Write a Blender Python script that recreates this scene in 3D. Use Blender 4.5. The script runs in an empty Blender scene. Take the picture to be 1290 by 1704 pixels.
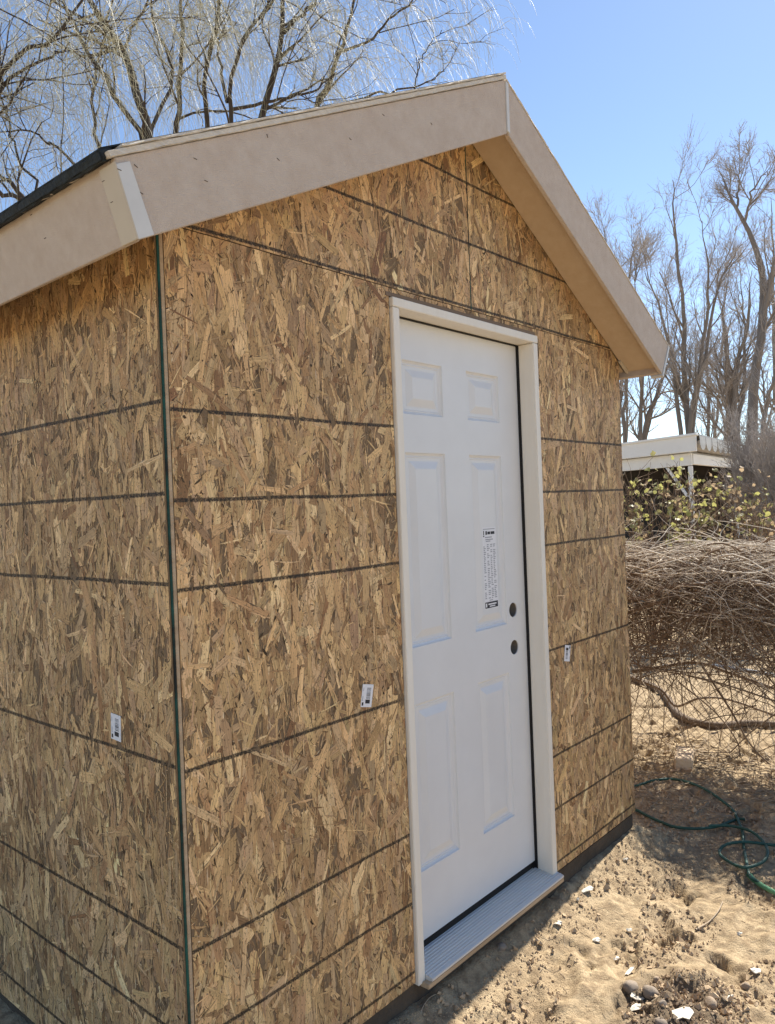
import bpy, bmesh, math, random
import numpy as np
from mathutils import Matrix, Vector
rng = np.random.default_rng(7); random.seed(7)
SC = bpy.context.scene; COL = SC.collection
# ------------------------------------------------------------------ camera, sky, sun, exposure
CAM = np.array([-0.9712, -1.4964, 1.4903]); FPX = 1290.76
_y, _p, _r = [math.radians(a) for a in (41.071, -0.405, -2.2434)]
CF = np.array([math.cos(_y)*math.cos(_p), math.sin(_y)*math.cos(_p), math.sin(_p)])
_R = np.array([math.sin(_y), -math.cos(_y), 0.0]); _U = np.cross(_R, CF)
CR = _R*math.cos(_r)+_U*math.sin(_r); CU = -_R*math.sin(_r)+_U*math.cos(_r)
cd = bpy.data.cameras.new('camera'); cam = bpy.data.objects.new('camera', cd); COL.objects.link(cam)
M4 = Matrix.Identity(4)
for i in range(3):
    M4[i][0] = CR[i]; M4[i][1] = CU[i]; M4[i][2] = -CF[i]; M4[i][3] = CAM[i]
cam.matrix_world = M4
cd.sensor_fit = 'HORIZONTAL'; cd.sensor_width = 36; cd.lens = 36*FPX/1290; cd.clip_start = .05; cd.clip_end = 2000
SC.camera = cam
SUN_AZ, SUN_EL = math.radians(3.6), math.radians(45)      # azimuth from +X towards +Y
w = bpy.data.worlds.new('World'); SC.world = w; w.use_nodes = True
nt = w.node_tree; bg = nt.nodes['Background']; sky = nt.nodes.new('ShaderNodeTexSky')
sky.sky_type = 'NISHITA'; sky.sun_disc = False; sky.sun_elevation = SUN_EL; sky.sun_rotation = math.pi/2-SUN_AZ
sky.altitude = 1500; sky.air_density = 1.0; sky.dust_density = .3; sky.ozone_density = 1.3
nt.links.new(sky.outputs[0], bg.inputs[0]); bg.inputs[1].default_value = .092
sd = bpy.data.lights.new('sun', 'SUN'); sun = bpy.data.objects.new('sun', sd); COL.objects.link(sun)
sd.energy = 5.0; sd.angle = math.radians(.53); sd.color = (1, .93, .82)
sv = Vector((math.cos(SUN_EL)*math.cos(SUN_AZ), math.cos(SUN_EL)*math.sin(SUN_AZ), math.sin(SUN_EL)))
sun.rotation_euler = sv.to_track_quat('Z', 'Y').to_euler(); sun.location = (6, 1, 8)
SC.view_settings.view_transform = 'Standard'; SC.view_settings.look = 'None'
SC.view_settings.gamma = 1; SC.view_settings.exposure = 1.08

def ray(px, py): return CF+CR*(px-645)/FPX-CU*(py-852)/FPX
def at(px, py, d): return CAM+ray(px, py)*d                     # d = depth along the view axis
def at_z(px, py, z): r = ray(px, py); return CAM+r*((z-CAM[2])/r[2])

# ------------------------------------------------------------------ helpers
def link(name, me, mats=None, parent=None):
    o = bpy.data.objects.new(name, me); COL.objects.link(o)
    if parent is not None: o.parent = parent
    if mats is not None and len(me.materials) == 0:
        for m in (mats if isinstance(mats, (list, tuple)) else [mats]): me.materials.append(m)
    return o
def tag(o, label=None, cat=None, group=None, kind=None):
    if label: o['label'] = label
    if cat: o['category'] = cat
    if group: o['group'] = group
    if kind: o['kind'] = kind
    return o
def empty(name, loc, label, cat, group=None):
    o = bpy.data.objects.new(name, None); COL.objects.link(o); o.location = loc; o.empty_display_size = .1
    return tag(o, label, cat, group)
def meshpd(name, v, f, smooth=False):
    me = bpy.data.meshes.new(name); me.from_pydata([tuple(map(float, p)) for p in v], [], f); me.update()
    if smooth: me.polygons.foreach_set('use_smooth', [True]*len(me.polygons))
    return me
def meshnp(name, v, quads, smooth=True):
    """all-quad (or all-tri) mesh from numpy arrays"""
    v = np.asarray(v, np.float32); q = np.asarray(quads, np.int32); n = q.shape[1]
    me = bpy.data.meshes.new(name); me.vertices.add(len(v)); me.vertices.foreach_set('co', v.ravel())
    me.loops.add(q.size); me.loops.foreach_set('vertex_index', q.ravel())
    me.polygons.add(len(q)); me.polygons.foreach_set('loop_start', np.arange(0, q.size, n, dtype=np.int32))
    me.polygons.foreach_set('use_smooth', np.full(len(q), smooth)); me.update(calc_edges=True); me.validate()
    return me
def bevel_me(me, w=.002, seg=2):
    bm = bmesh.new(); bm.from_mesh(me); bmesh.ops.recalc_face_normals(bm, faces=bm.faces)
    if w: bmesh.ops.bevel(bm, geom=[e for e in bm.edges], offset=w, segments=seg, affect='EDGES', clamp_overlap=True)
    bm.to_mesh(me); bm.free(); return me
def box(name, lo, hi, mat, parent=None, bev=.0015):
    (a, b, c), (d, e, f) = lo, hi
    v = [(a,b,c),(d,b,c),(d,e,c),(a,e,c),(a,b,f),(d,b,f),(d,e,f),(a,e,f)]
    me = meshpd(name, v, [(0,3,2,1),(4,5,6,7),(0,1,5,4),(1,2,6,5),(2,3,7,6),(3,0,4,7)])
    return link(name, bevel_me(me, bev), mat, parent)
def prism_y(name, poly, y0, y1, mat, parent=None, bev=.0015):
    n = len(poly); v = [(x, y0, z) for x, z in poly]+[(x, y1, z) for x, z in poly]
    f = [tuple(range(n)), tuple(range(2*n-1, n-1, -1))]+[(i, i+n, (i+1) % n+n, (i+1) % n) for i in range(n)]
    return link(name, bevel_me(meshpd(name, v, f), bev), mat, parent)
def prism_x(name, poly, x0, x1, mat, parent=None, bev=.0015):
    n = len(poly); v = [(x0, y, z) for y, z in poly]+[(x1, y, z) for y, z in poly]
    f = [tuple(range(n)), tuple(range(2*n-1, n-1, -1))]+[(i, i+n, (i+1) % n+n, (i+1) % n) for i in range(n)]
    return link(name, bevel_me(meshpd(name, v, f), bev), mat, parent)
def tubes(P, R, S=3):
    """batch of tubes: P (N,K,3), R (N,K) -> verts, quads"""
    P = np.asarray(P, float); N, K, _ = P.shape
    T = np.empty_like(P); T[:, 1:-1] = P[:, 2:]-P[:, :-2]; T[:, 0] = P[:, 1]-P[:, 0]; T[:, -1] = P[:, -1]-P[:, -2]
    T /= np.linalg.norm(T, axis=2, keepdims=True)+1e-12
    ref = np.where(np.abs(T[:, :1, 2:3]) < .8, np.array([[[0, 0, 1.]]]), np.array([[[1., 0, 0]]]))
    A = np.cross(T, np.broadcast_to(ref, T.shape)); A /= np.linalg.norm(A, axis=2, keepdims=True)+1e-12
    B = np.cross(T, A); a = np.arange(S)*2*np.pi/S
    V = P[:, :, None]+np.asarray(R)[:, :, None, None]*(A[:, :, None]*np.cos(a)[None, None, :, None]+B[:, :, None]*np.sin(a)[None, None, :, None])
    b = (np.arange(N)*K*S)[:, None, None]+(np.arange(K-1)*S)[None, :, None]; s = np.arange(S)[None, None]; s2 = (s+1) % S
    Q = np.stack([b+s, b+s2, b+S+s2, b+S+s], -1).reshape(-1, 4)
    return V.reshape(-1, 3), Q
def merge(parts):
    vs, qs, o = [], [], 0
    for v, q in parts: vs.append(v); qs.append(q+o); o += len(v)
    return np.concatenate(vs), np.concatenate(qs)
def resample(pts, K):
    pts = np.asarray(pts, float); n = len(pts)
    if n > 2:                                   # catmull-rom
        pp = np.vstack([2*pts[0]-pts[1], pts, 2*pts[-1]-pts[-2]]); out = []
        for u in np.linspace(0, n-1-1e-6, K):
            i = int(u); t = u-i; a, b, c, d = pp[i:i+4]
            out.append(.5*((2*b)+(-a+c)*t+(2*a-5*b+4*c-d)*t*t+(-a+3*b-3*c+d)*t**3))
        return np.array(out)
    return pts[0]+(pts[1]-pts[0])*np.linspace(0, 1, K)[:, None]
def tube_obj(name, pts, r0, r1, mat, parent=None, K=24, S=8):
    P = resample(pts, K); v, q = tubes(P[None], np.linspace(r0, r1, K)[None], S)
    return link(name, meshnp(name, v, q), mat, parent)
def norm(a): return a/(np.linalg.norm(a, axis=-1, keepdims=True)+1e-12)
_tab = rng.random((256, 256))
def vnoise(x, y):
    xi = np.floor(x).astype(int); yi = np.floor(y).astype(int); fx = x-xi; fy = y-yi
    fx = fx*fx*(3-2*fx); fy = fy*fy*(3-2*fy); g = lambda a, b: _tab[a % 256, b % 256]
    return (g(xi, yi)*(1-fx)+g(xi+1, yi)*fx)*(1-fy)+(g(xi, yi+1)*(1-fx)+g(xi+1, yi+1)*fx)*fy-.5
def fbm(x, y, f, o=4, g=.5):
    s = 0; a = 1
    for k in range(o): s = s+a*vnoise(x*f+17.3*k, y*f+5.1*k); a *= g; f *= 2.03
    return s

# ------------------------------------------------------------------ materials
def mat(name, col, rough=.7, noise=None, bump=0, bscale=80, metal=0, attr=None, stretch=(1, 1, 1), spec=.3):
    """noise = (scale, colour2, contrast)"""
    m = bpy.data.materials.new(name); m.use_nodes = True; t = m.node_tree; N = t.nodes; L = t.links; b = N['Principled BSDF']
    b.inputs['Roughness'].default_value = rough; b.inputs['Metallic'].default_value = metal
    b.inputs['Specular IOR Level'].default_value = spec
    b.inputs['Base Color'].default_value = (*col, 1)
    tc = N.new('ShaderNodeTexCoord'); mp = N.new('ShaderNodeMapping'); mp.inputs['Scale'].default_value = stretch
    L.new(tc.outputs['Object'], mp.inputs[0]); out = None
    if noise:
        n = N.new('ShaderNodeTexNoise'); n.inputs['Scale'].default_value = noise[0]; n.inputs['Detail'].default_value = 8; n.inputs['Roughness'].default_value = .65
        L.new(mp.outputs[0], n.inputs[0]); r = N.new('ShaderNodeMapRange'); c = noise[2]
        r.inputs[1].default_value = .5-c; r.inputs[2].default_value = .5+c; L.new(n.outputs[0], r.inputs[0])
        x = N.new('ShaderNodeMix'); x.data_type = 'RGBA'; x.inputs[6].default_value = (*col, 1); x.inputs[7].default_value = (*noise[1], 1)
        L.new(r.outputs[0], x.inputs[0]); out = x.outputs[2]
    if attr:
        a = N.new('ShaderNodeAttribute'); a.attribute_name = attr
        if out is not None:
            x = N.new('ShaderNodeMix'); x.data_type = 'RGBA'; x.blend_type = 'MULTIPLY'; x.inputs[0].default_value = 1
            L.new(a.outputs[0], x.inputs[6]); L.new(out, x.inputs[7]); out = x.outputs[2]
        else: out = a.outputs[0]
    if out is not None: L.new(out, b.inputs['Base Color'])
    if bump:
        n2 = N.new('ShaderNodeTexNoise'); n2.inputs['Scale'].default_value = bscale; n2.inputs['Detail'].default_value = 6
        L.new(mp.outputs[0], n2.inputs[0]); bp = N.new('ShaderNodeBump'); bp.inputs['Strength'].default_value = bump; bp.inputs['Distance'].default_value = .01
        L.new(n2.outputs[0], bp.inputs['Height']); L.new(bp.outputs[0], b.inputs['Normal'])
    return m
def osb_mat(name, lines, axis_attr=True, use_attr=True):
    m = bpy.data.materials.new(name); m.use_nodes = True; t = m.node_tree; N = t.nodes; L = t.links; b = N['Principled BSDF']
    b.inputs['Roughness'].default_value = .62; b.inputs['Specular IOR Level'].default_value = .25
    tc = N.new('ShaderNodeTexCoord')
    if use_attr:
        a = N.new('ShaderNodeAttribute'); a.attribute_name = 'strand_colour'; base = a.outputs[0]
        g = N.new('ShaderNodeAttribute'); g.attribute_name = 'strand_uv'
        mp = N.new('ShaderNodeMapping'); mp.inputs['Scale'].default_value = (14, 330, 1); L.new(g.outputs['Vector'], mp.inputs[0]); gv = mp.outputs[0]
    else:
        r0 = N.new('ShaderNodeRGB'); r0.outputs[0].default_value = (.30, .2, .115, 1); base = r0.outputs[0]
        mp = N.new('ShaderNodeMapping'); mp.inputs['Scale'].default_value = (90, 90, 14); L.new(tc.outputs['Object'], mp.inputs[0]); gv = mp.outputs[0]
    n = N.new('ShaderNodeTexNoise'); n.inputs['Scale'].default_value = 1; n.inputs['Detail'].default_value = 5; n.inputs['Roughness'].default_value = .6; L.new(gv, n.inputs[0])
    r = N.new('ShaderNodeMapRange'); r.inputs[1].default_value = .3; r.inputs[2].default_value = .7; r.inputs[3].default_value = .62; r.inputs[4].default_value = 1.22; L.new(n.outputs[0], r.inputs[0])
    # pin holes and bark flecks
    n3 = N.new('ShaderNodeTexNoise'); n3.inputs['Scale'].default_value = 170; n3.inputs['Detail'].default_value = 3; L.new(tc.outputs['Object'], n3.inputs[0])
    r3 = N.new('ShaderNodeMapRange'); r3.inputs[1].default_value = .33; r3.inputs[2].default_value = .40; r3.inputs[3].default_value = .45; r3.inputs[4].default_value = 1; L.new(n3.outputs[0], r3.inputs[0])
    mm = N.new('ShaderNodeMath'); mm.operation = 'MULTIPLY'; L.new(r.outputs[0], mm.inputs[0]); L.new(r3.outputs[0], mm.inputs[1])
    x = N.new('ShaderNodeVectorMath'); x.operation = 'SCALE'; L.new(base, x.inputs[0]); L.new(mm.outputs[0], x.inputs[3])
    # printed nailing lines (flat ink)
    sp = N.new('ShaderNodeSeparateXYZ'); L.new(tc.outputs['Object'], sp.inputs[0])
    nw = N.new('ShaderNodeTexNoise'); nw.inputs['Scale'].default_value = 210; nw.inputs['Detail'].default_value = 3; L.new(tc.outputs['Object'], nw.inputs[0])
    nw2 = N.new('ShaderNodeTexNoise'); nw2.inputs['Scale'].default_value = 2.2; nw2.inputs['Detail'].default_value = 1; L.new(tc.outputs['Object'], nw2.inputs[0])
    def mth(op, i0, i1):
        k = N.new('ShaderNodeMath'); k.operation = op
        for q, i in enumerate((i0, i1)):
            if isinstance(i, (int, float)): k.inputs[q].default_value = i
            else: L.new(i, k.inputs[q])
        return k.outputs[0]
    z = mth('ADD', mth('ADD', sp.outputs[2], mth('MULTIPLY', mth('SUBTRACT', nw.outputs[0], .5), .005)), mth('MULTIPLY', mth('SUBTRACT', nw2.outputs[0], .5), .012))
    tot = None
    for zl in lines:
        d = mth('ABSOLUTE', mth('SUBTRACT', z, zl), 0)
        tot = d if tot is None else mth('MINIMUM', tot, d)
    rr = N.new('ShaderNodeMapRange'); rr.inputs[1].default_value = .0033; rr.inputs[2].default_value = .0058; rr.inputs[3].default_value = .95; rr.inputs[4].default_value = 0; L.new(tot, rr.inputs[0])
    nb = N.new('ShaderNodeMapRange'); nb.inputs[1].default_value = .3; nb.inputs[2].default_value = .55; nb.inputs[3].default_value = .55; nb.inputs[4].default_value = 1; L.new(nw.outputs[0], nb.inputs[0])
    fac = mth('MULTIPLY', rr.outputs[0], nb.outputs[0])
    mx = N.new('ShaderNodeMix'); mx.data_type = 'RGBA'; L.new(fac, mx.inputs[0]); L.new(x.outputs[0], mx.inputs[6]); mx.inputs[7].default_value = (.022, .02, .018, 1)
    L.new(mx.outputs[2], b.inputs['Base Color'])
    bp = N.new('ShaderNodeBump'); bp.inputs['Strength'].default_value = .35; bp.inputs['Distance'].default_value = .002; L.new(n.outputs[0], bp.inputs['Height']); L.new(bp.outputs[0], b.inputs['Normal'])
    return m
IN = .0254
LN = [k*IN for k in (68, 60, 52, 36, 20, 12, 4)]
M = {}
M['osb_front'] = osb_mat('osb_front', LN)
M['osb_side'] = osb_mat('osb_side', [z+.016 for z in LN])
M['osb_gable'] = osb_mat('osb_gable', [2.152, 2.37, 2.575])
M['osb_plain'] = osb_mat('osb_plain', LN, use_attr=False)
M['fascia'] = mat('hardboard', (.545, .44, .35), .75, (26, (.62, .525, .435), .2), .45, 320)
M['soffit'] = mat('soffit_board', (.56, .42, .28), .8, (26, (.62, .49, .35), .22), .2, 300)
M['trimwhite'] = mat('primed_trim', (.68, .67, .64), .5, (9, (.60, .59, .56), .2))
M['trimcream'] = mat('cream_trim', (.60, .52, .40), .6, (9, (.54, .46, .35), .2))
M['deckedge'] = mat('deck_edge', (.78, .73, .65), .85, (40, (.6, .53, .43), .2), .5, 120, stretch=(1, 1, 4))  # whitish raw edge; brightness of the sunlit rim is put into the colour
M['felt'] = mat('roofing_felt', (.012, .016, .02), .75, (60, (.03, .04, .045), .2), .6, 90)
M['door'] = mat('door_paint', (.74, .745, .75), .38, (5, (.68, .68, .68), .28), .06, 400, spec=.4)
M['jamb'] = mat('jamb_paint', (.83, .79, .71), .5, (12, (.78, .72, .62), .25), .12, 90, stretch=(3, 3, .3))
M['rubber'] = mat('weatherstrip', (.012, .011, .011), .6)
M['alu'] = mat('sill_aluminium', (.72, .68, .62), .6, (14, (.55, .55, .55), .22), .15, 120, metal=.1, stretch=(.15, 3, 3))
M['rawwood'] = mat('raw_wood', (.56, .43, .29), .7, (8, (.32, .22, .13), .2), .2, 60, stretch=(.2, 3, 3))
M['brownstrip'] = mat('weathered_strip', (.24, .17, .115), .8, (12, (.17, .12, .085), .2), .2, 60, stretch=(.2, 3, 3))
M['green'] = mat('green_edge_paint', (.012, .085, .065), .7, (3, (.008, .012, .012), .07))
M['concrete'] = mat('concrete', (.105, .082, .06), .95, (7, (.055, .043, .032), .22), .6, 45)
M['paper'] = mat('paper', (.78, .78, .80), .6)
M['ink'] = mat('ink', (.03, .03, .035), .6)
M['inkgrey'] = mat('grey_ink', (.33, .33, .36), .6)
M['dark'] = mat('door_core', (.15, .13, .11), .8)
M['staple'] = mat('rusty_staple', (.06, .035, .025), .5, metal=.5)

# ------------------------------------------------------------------ ground
GZ = -.05
FOOT = [(1.30, -.62, .3, .13, .05, .016), (1.85, -.18, 1.0, .12, .045, .016), (2.2, -.55, .6, .13, .05, .018), (1.05, -.25, .2, .12, .05, .014), (1.74, -.36, .5, .13, .05, .026), (1.46, -.35, .4, .10, .045, .022), (1.25, -.23, .5, .12, .05, .022), (1.95, -.62, .2, .13, .05, .015), (1.12, -.42, .9, .11, .05, .012), (2.05, -.3, .7, .12, .05, .012), (1.62, -.62, 1.2, .11, .05, .012)]
def gheight(x, y):
    x = np.asarray(x, float); y = np.asarray(y, float)
    near = np.clip(1.6-np.hypot(x-2, y+.2)/5, 0, 1)
    h = .055*fbm(x, y, .9, 3)+near*(.024*fbm(x+3, y, 3.7, 4, .6)+.012*np.abs(fbm(x, y+9, 13, 3)))
    h = h+near*(.012*fbm(x, y, 36, 2, .8)*np.clip(.6+1.8*fbm(x+8, y, 4, 2), .15, 1.3)+.007*np.abs(fbm(x+2, y+2, 23, 3, .6)))
    n7 = fbm(x+31, y+7, 6.3, 3, .6); pit = np.clip((n7-.22)/.07, 0, 1); pit = pit*pit*(3-2*pit)
    h = h+near*(-.024*pit+.018*pit*fbm(x, y, 55, 2, .7)+.03*np.clip(fbm(x+5, y+3, 2.1, 4, .55), -.3, .4))
    for fx, fy, a, l, wd, d in FOOT:
        u = (x-fx)*math.cos(a)+(y-fy)*math.sin(a); v = -(x-fx)*math.sin(a)+(y-fy)*math.cos(a)
        q = (u/l)**2+(v/wd)**2; h = h-d*np.exp(-q*q)+d*.45*np.exp(-((np.sqrt(q)-1.35)/.3)**2)
    h = h+.05*np.exp(-(((x-1.33)/.2)**2+((y+.62)/.16)**2))*(.7+.9*fbm(x, y, 16, 2))
    k = np.clip((np.maximum(np.abs(x-1.18)-1.18, np.abs(y-1.85)-1.85)-.02)/.35, 0, 1)   # calm at the wall
    h = h*(.3+.7*k)+.056*np.exp(-np.maximum(k*.35, 0)/.07); far = np.clip((np.hypot(x, y)-30)/200, 0, 1)
    return GZ+h*(1-far)
def graded(lo, hi, step, far, g=1.22):
    c = list(np.arange(lo, hi+1e-6, step)); s = step
    while c[-1] < far: s = min(s*g, 40); c.append(c[-1]+s)
    s = step
    while c[0] > -far: s = min(s*g, 40); c.insert(0, c[0]-s)
    return np.array(c)
gx = graded(.5, 4.6, .0115, 600); gy = graded(-1.35, 1.0, .0115, 600)
GX, GY = np.meshgrid(gx, gy, indexing='ij'); GV = np.stack([GX, GY, gheight(GX, GY)], -1).reshape(-1, 3)
ny = len(gy); ii = (np.arange(len(gx)-1)[:, None]*ny+np.arange(ny-1)[None]).ravel()
GQ = np.stack([ii, ii+ny, ii+ny+1, ii+1], -1)
def ground_mat():
    m = mat('sandy_soil', (.36, .262, .165), .95, None, 0); t = m.node_tree; N = t.nodes; L = t.links; b = N['Principled BSDF']; b.inputs['Specular IOR Level'].default_value = .1
    tc = N.new('ShaderNodeTexCoord')
    def noise(s, d, lo, hi):
        n = N.new('ShaderNodeTexNoise'); n.inputs['Scale'].default_value = s; n.inputs['Detail'].default_value = d; n.inputs['Roughness'].default_value = .62; L.new(tc.outputs['Object'], n.inputs[0])
        r = N.new('ShaderNodeMapRange'); r.inputs[1].default_value = lo; r.inputs[2].default_value = hi; L.new(n.outputs[0], r.inputs[0]); return n, r
    n1, r1 = noise(2.6, 6, .38, .62); n2, r2 = noise(26, 10, .40, .62); n3, r3 = noise(190, 4, .3, .7)
    def mix(f, a, c):
        x = N.new('ShaderNodeMix'); x.data_type = 'RGBA'; L.new(f, x.inputs[0])
        for i, q in ((6, a), (7, c)):
            if isinstance(q, tuple): x.inputs[i].default_value = (*q, 1)
            else: L.new(q, x.inputs[i])
        return x.outputs[2]
    c = mix(r1.outputs[0], (.55, .43, .275), (.445, .34, .213)); c = mix(r2.outputs[0], c, (.285, .212, .133))
    mu = N.new('ShaderNodeMix'); mu.data_type = 'RGBA'; mu.blend_type = 'MULTIPLY'; mu.inputs[0].default_value = .6
    L.new(c, mu.inputs[6]); cr = N.new('ShaderNodeMapRange'); cr.inputs[3].default_value = .55; cr.inputs[4].default_value = 1.25; L.new(n3.outputs[0], cr.inputs[0]); L.new(cr.outputs[0], mu.inputs[7])
    # dug-up dark soil by the pebbles
    vm = N.new('ShaderNodeVectorMath'); vm.operation = 'DISTANCE'; L.new(tc.outputs['Object'], vm.inputs[0]); vm.inputs[1].default_value = (1.30, -.58, GZ)
    ad = N.new('ShaderNodeMath'); ad.operation = 'MULTIPLY_ADD'; L.new(n2.outputs[0], ad.inputs[0]); ad.inputs[1].default_value = .3; L.new(vm.outputs['Value'], ad.inputs[2])
    rr = N.new('ShaderNodeMapRange'); rr.inputs[1].default_value = .25; rr.inputs[2].default_value = .36; rr.inputs[3].default_value = .8; rr.inputs[4].default_value = 0; L.new(ad.outputs[0], rr.inputs[0])
    L.new(mix(rr.outputs[0], mu.outputs[2], (.11, .083, .06)), b.inputs['Base Color'])
    bp = N.new('ShaderNodeBump'); bp.inputs['Strength'].default_value = .8; bp.inputs['Distance'].default_value = .008; L.new(n3.outputs[0], bp.inputs['Height'])
    bp2 = N.new('ShaderNodeBump'); bp2.inputs['Strength'].default_value = .75; bp2.inputs['Distance'].default_value = .018; L.new(n2.outputs[0], bp2.inputs['Height']); L.new(bp.outputs[0], bp2.inputs['Normal']); L.new(bp2.outputs[0], b.inputs['Normal'])
    return m
M['soil'] = ground_mat()
tag(link('ground', meshnp('ground', GV, GQ), M['soil']), 'bare sandy yard ground with footprints and loose soil', kind='structure')

# ------------------------------------------------------------------ the shed
XP = 1.215; YO = -.17; YB = 3.70; W_ = 2.37
BL, TL = (-.145, 2.022), (-.19, 2.165); BP, TP = (XP, 2.682), (XP, 2.856); BR, TR = (2.44, 2.03), (2.52, 2.167)
shed = empty('shed', (0, 0, 0), 'unfinished garden shed of bare strand board with white door and tan fascia', 'shed')
box('concrete_slab', (.012, .006, -.2), (W_-.012, YB-.02, .062), M['concrete'], shed, .004)

def clip(poly, conv):
    """Sutherland-Hodgman against a convex counter-clockwise polygon"""
    out = poly
    n = len(conv)
    for i in range(n):
        ax, ay = conv[i]; bx, by = conv[(i+1) % n]; ex, ey = bx-ax, by-ay
        inp = out; out = []
        if not inp: return out
        d = [ex*(p[1]-ay)-ey*(p[0]-ax) for p in inp]
        if min(d) >= 0: out = inp; continue
        for k in range(len(inp)):
            p, q = inp[k-1], inp[k]; dp, dq = d[k-1], d[k]
            if (dp >= 0) != (dq >= 0):
                t = dp/(dp-dq); out.append((p[0]+(q[0]-p[0])*t, p[1]+(q[1]-p[1])*t))
            if dq >= 0: out.append(q)
    return out
PAL = 1.36*np.array([(.47, .345, .20), (.43, .31, .18), (.38, .265, .15), (.50, .38, .24), (.33, .225, .13), (.29, .19, .11), (.24, .15, .085), (.42, .31, .20), (.36, .265, .175), (.20, .12, .07), (.55, .43, .27), (.31, .215, .14)])
PW = np.array([14, 14, 12, 8, 10, 8, 5, 10, 8, 2.2, 4, 7.]); PW /= PW.sum()
def strands(conv, seed):
    """flat wood flakes of one panel in panel coordinates (u, v, height above the board)"""
    r = np.random.default_rng(seed); c = np.array(conv); lo = c.min(0)-.03; hi = c.max(0)+.03; A = (hi-lo).prod()
    V, F, C, U = [], [], [], []
    def layer(dens, l0, l1, w0, w1, z0, z1, spread, pal, taper, dark=1.):
        n = int(dens*A)
        cx = r.uniform(lo[0], hi[0], n); cy = r.uniform(lo[1], hi[1], n); l = l0+(l1-l0)*r.random(n)**1.4; ww = w0+(w1-w0)*r.random(n)**1.4
        an = np.where(r.random(n) < .74, r.normal(0, spread, n), r.uniform(-1.5, 1.5, n)); zz = r.uniform(z0, z1, n)
        ci = r.choice(len(pal), n, p=(PW if len(pal) == len(PAL) else None))
        for i in range(n):
            a, b = l[i]/2, ww[i]/2; j = r.uniform(-1, 1, 12)
            if taper: pts = [(-a, j[0]*b*.3), (-a*.3, -b*(.8+.2*j[1])), (a*.5, -b*(.6+.3*j[2])), (a, j[3]*b*.3), (a*.4, b*(.8+.2*j[4])), (-a*.5, b*(.6+.3*j[5]))]
            else:                                           # slanted, splintered ends
                e = np.abs(j)*b*r.uniform(.4, 2.6); e = np.minimum(e, a*.55)
                pts = [(-a+e[0], -b*(.86+.14*j[6])), (-a*.1, -b*(.95+.14*j[1])), (a-e[2], -b*(.78+.2*j[7])), (a-e[3]*.3, -b*.25+b*j[8]*.3), (a-e[9]*1.2, b*.1), (a-e[10]*.8, b*(.84+.14*j[10])), (a*.1, b*(.93+.14*j[4])), (-a+e[5], b*(.82+.16*j[11])), (-a+e[1]*.4, b*j[2]*.35)]
            ca, sa = math.cos(an[i]), math.sin(an[i]); bend = r.normal(0, .035)*a if not taper else r.normal(0, .06)*a
            col = pal[ci[i]]*r.uniform(.70, 1.24)*(1+r.normal(0, .014, 3))*np.array((1.13, 1.02, .84))*(1+.22*float(vnoise(cx[i]*3.1+seed, cy[i]*2.3)))
            ou, ov = r.random(2)*40; tx, ty = r.normal(0, .004, 2)
            def put(pts, col, z):
                w2 = clip([(cx[i]-x*sa+(y+bend*(x/a)**2)*ca, cy[i]+x*ca+(y+bend*(x/a)**2)*sa) for x, y in pts], conv)
                if len(w2) < 3: return
                s = len(V)
                for p in w2:
                    dx, dy = p[0]-cx[i], p[1]-cy[i]
                    V.append((p[0], p[1], max(.00005, z+tx*dx+ty*dy))); C.append(col); U.append((ou+dx*(-sa)+dy*ca, ov+dx*ca+dy*sa, 0))
                F.append(tuple(range(s, len(V))))
            put(pts, col, zz[i])
            if not taper:                                   # open gaps and splinters along the flake's long sides
                for _ in range(r.integers(1, 6)):
                    sd_ = 1 if r.random() < .5 else -1; c0_ = r.uniform(-.9, .7)*a; l_ = r.uniform(.1, .5)*a; y_ = sd_*b*r.uniform(.8, 1.02); w_ = r.uniform(.0006, .0022)
                    put([(c0_, y_), (c0_+l_*.5, y_-w_), (c0_+l_, y_+sd_*w_*.5), (c0_+l_*.5, y_+w_)], PAL[r.integers(len(PAL))]*(.3 if r.random() < .7 else 1.2), zz[i]+.00008)
                for _ in range(r.integers(0, 3)):           # cracks and pores in the flake
                    c0_ = r.uniform(-.7, .5)*a; l_ = r.uniform(.05, .4)*a; y_ = b*r.uniform(-.7, .7); w_ = r.uniform(.0003, .0009)
                    put([(c0_, y_), (c0_+l_*.5, y_-w_), (c0_+l_, y_), (c0_+l_*.5, y_+w_)], col*.5, zz[i]+.00006)
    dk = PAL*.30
    layer(2600, .015, .06, .002, .009, .00005, .0003, .5, PAL*.55, True)
    layer(420, .09, .22, .016, .046, .0002, .0008, .24, PAL, False)
    layer(420, .05, .15, .010, .032, .0003, .0010, .34, PAL, False)
    layer(1500, .015, .075, .002, .010, .0004, .0011, .36, PAL*.92, True)
    layer(130, .07, .17, .010, .034, .0008, .0013, .42, PAL*1.06, False)
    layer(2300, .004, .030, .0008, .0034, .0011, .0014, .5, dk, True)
    layer(1100, .006, .035, .001, .0035, .0012, .0015, .45, PAL*1.12, True)
    layer(620, .03, .12, .0022, .0075, .0009, .0014, .16, PAL*1.08, True)
    layer(150, .006, .028, .003, .009, .0013, .0016, .4, PAL*.16, True)
    return V, F, C, U
_cache = {}
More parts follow.
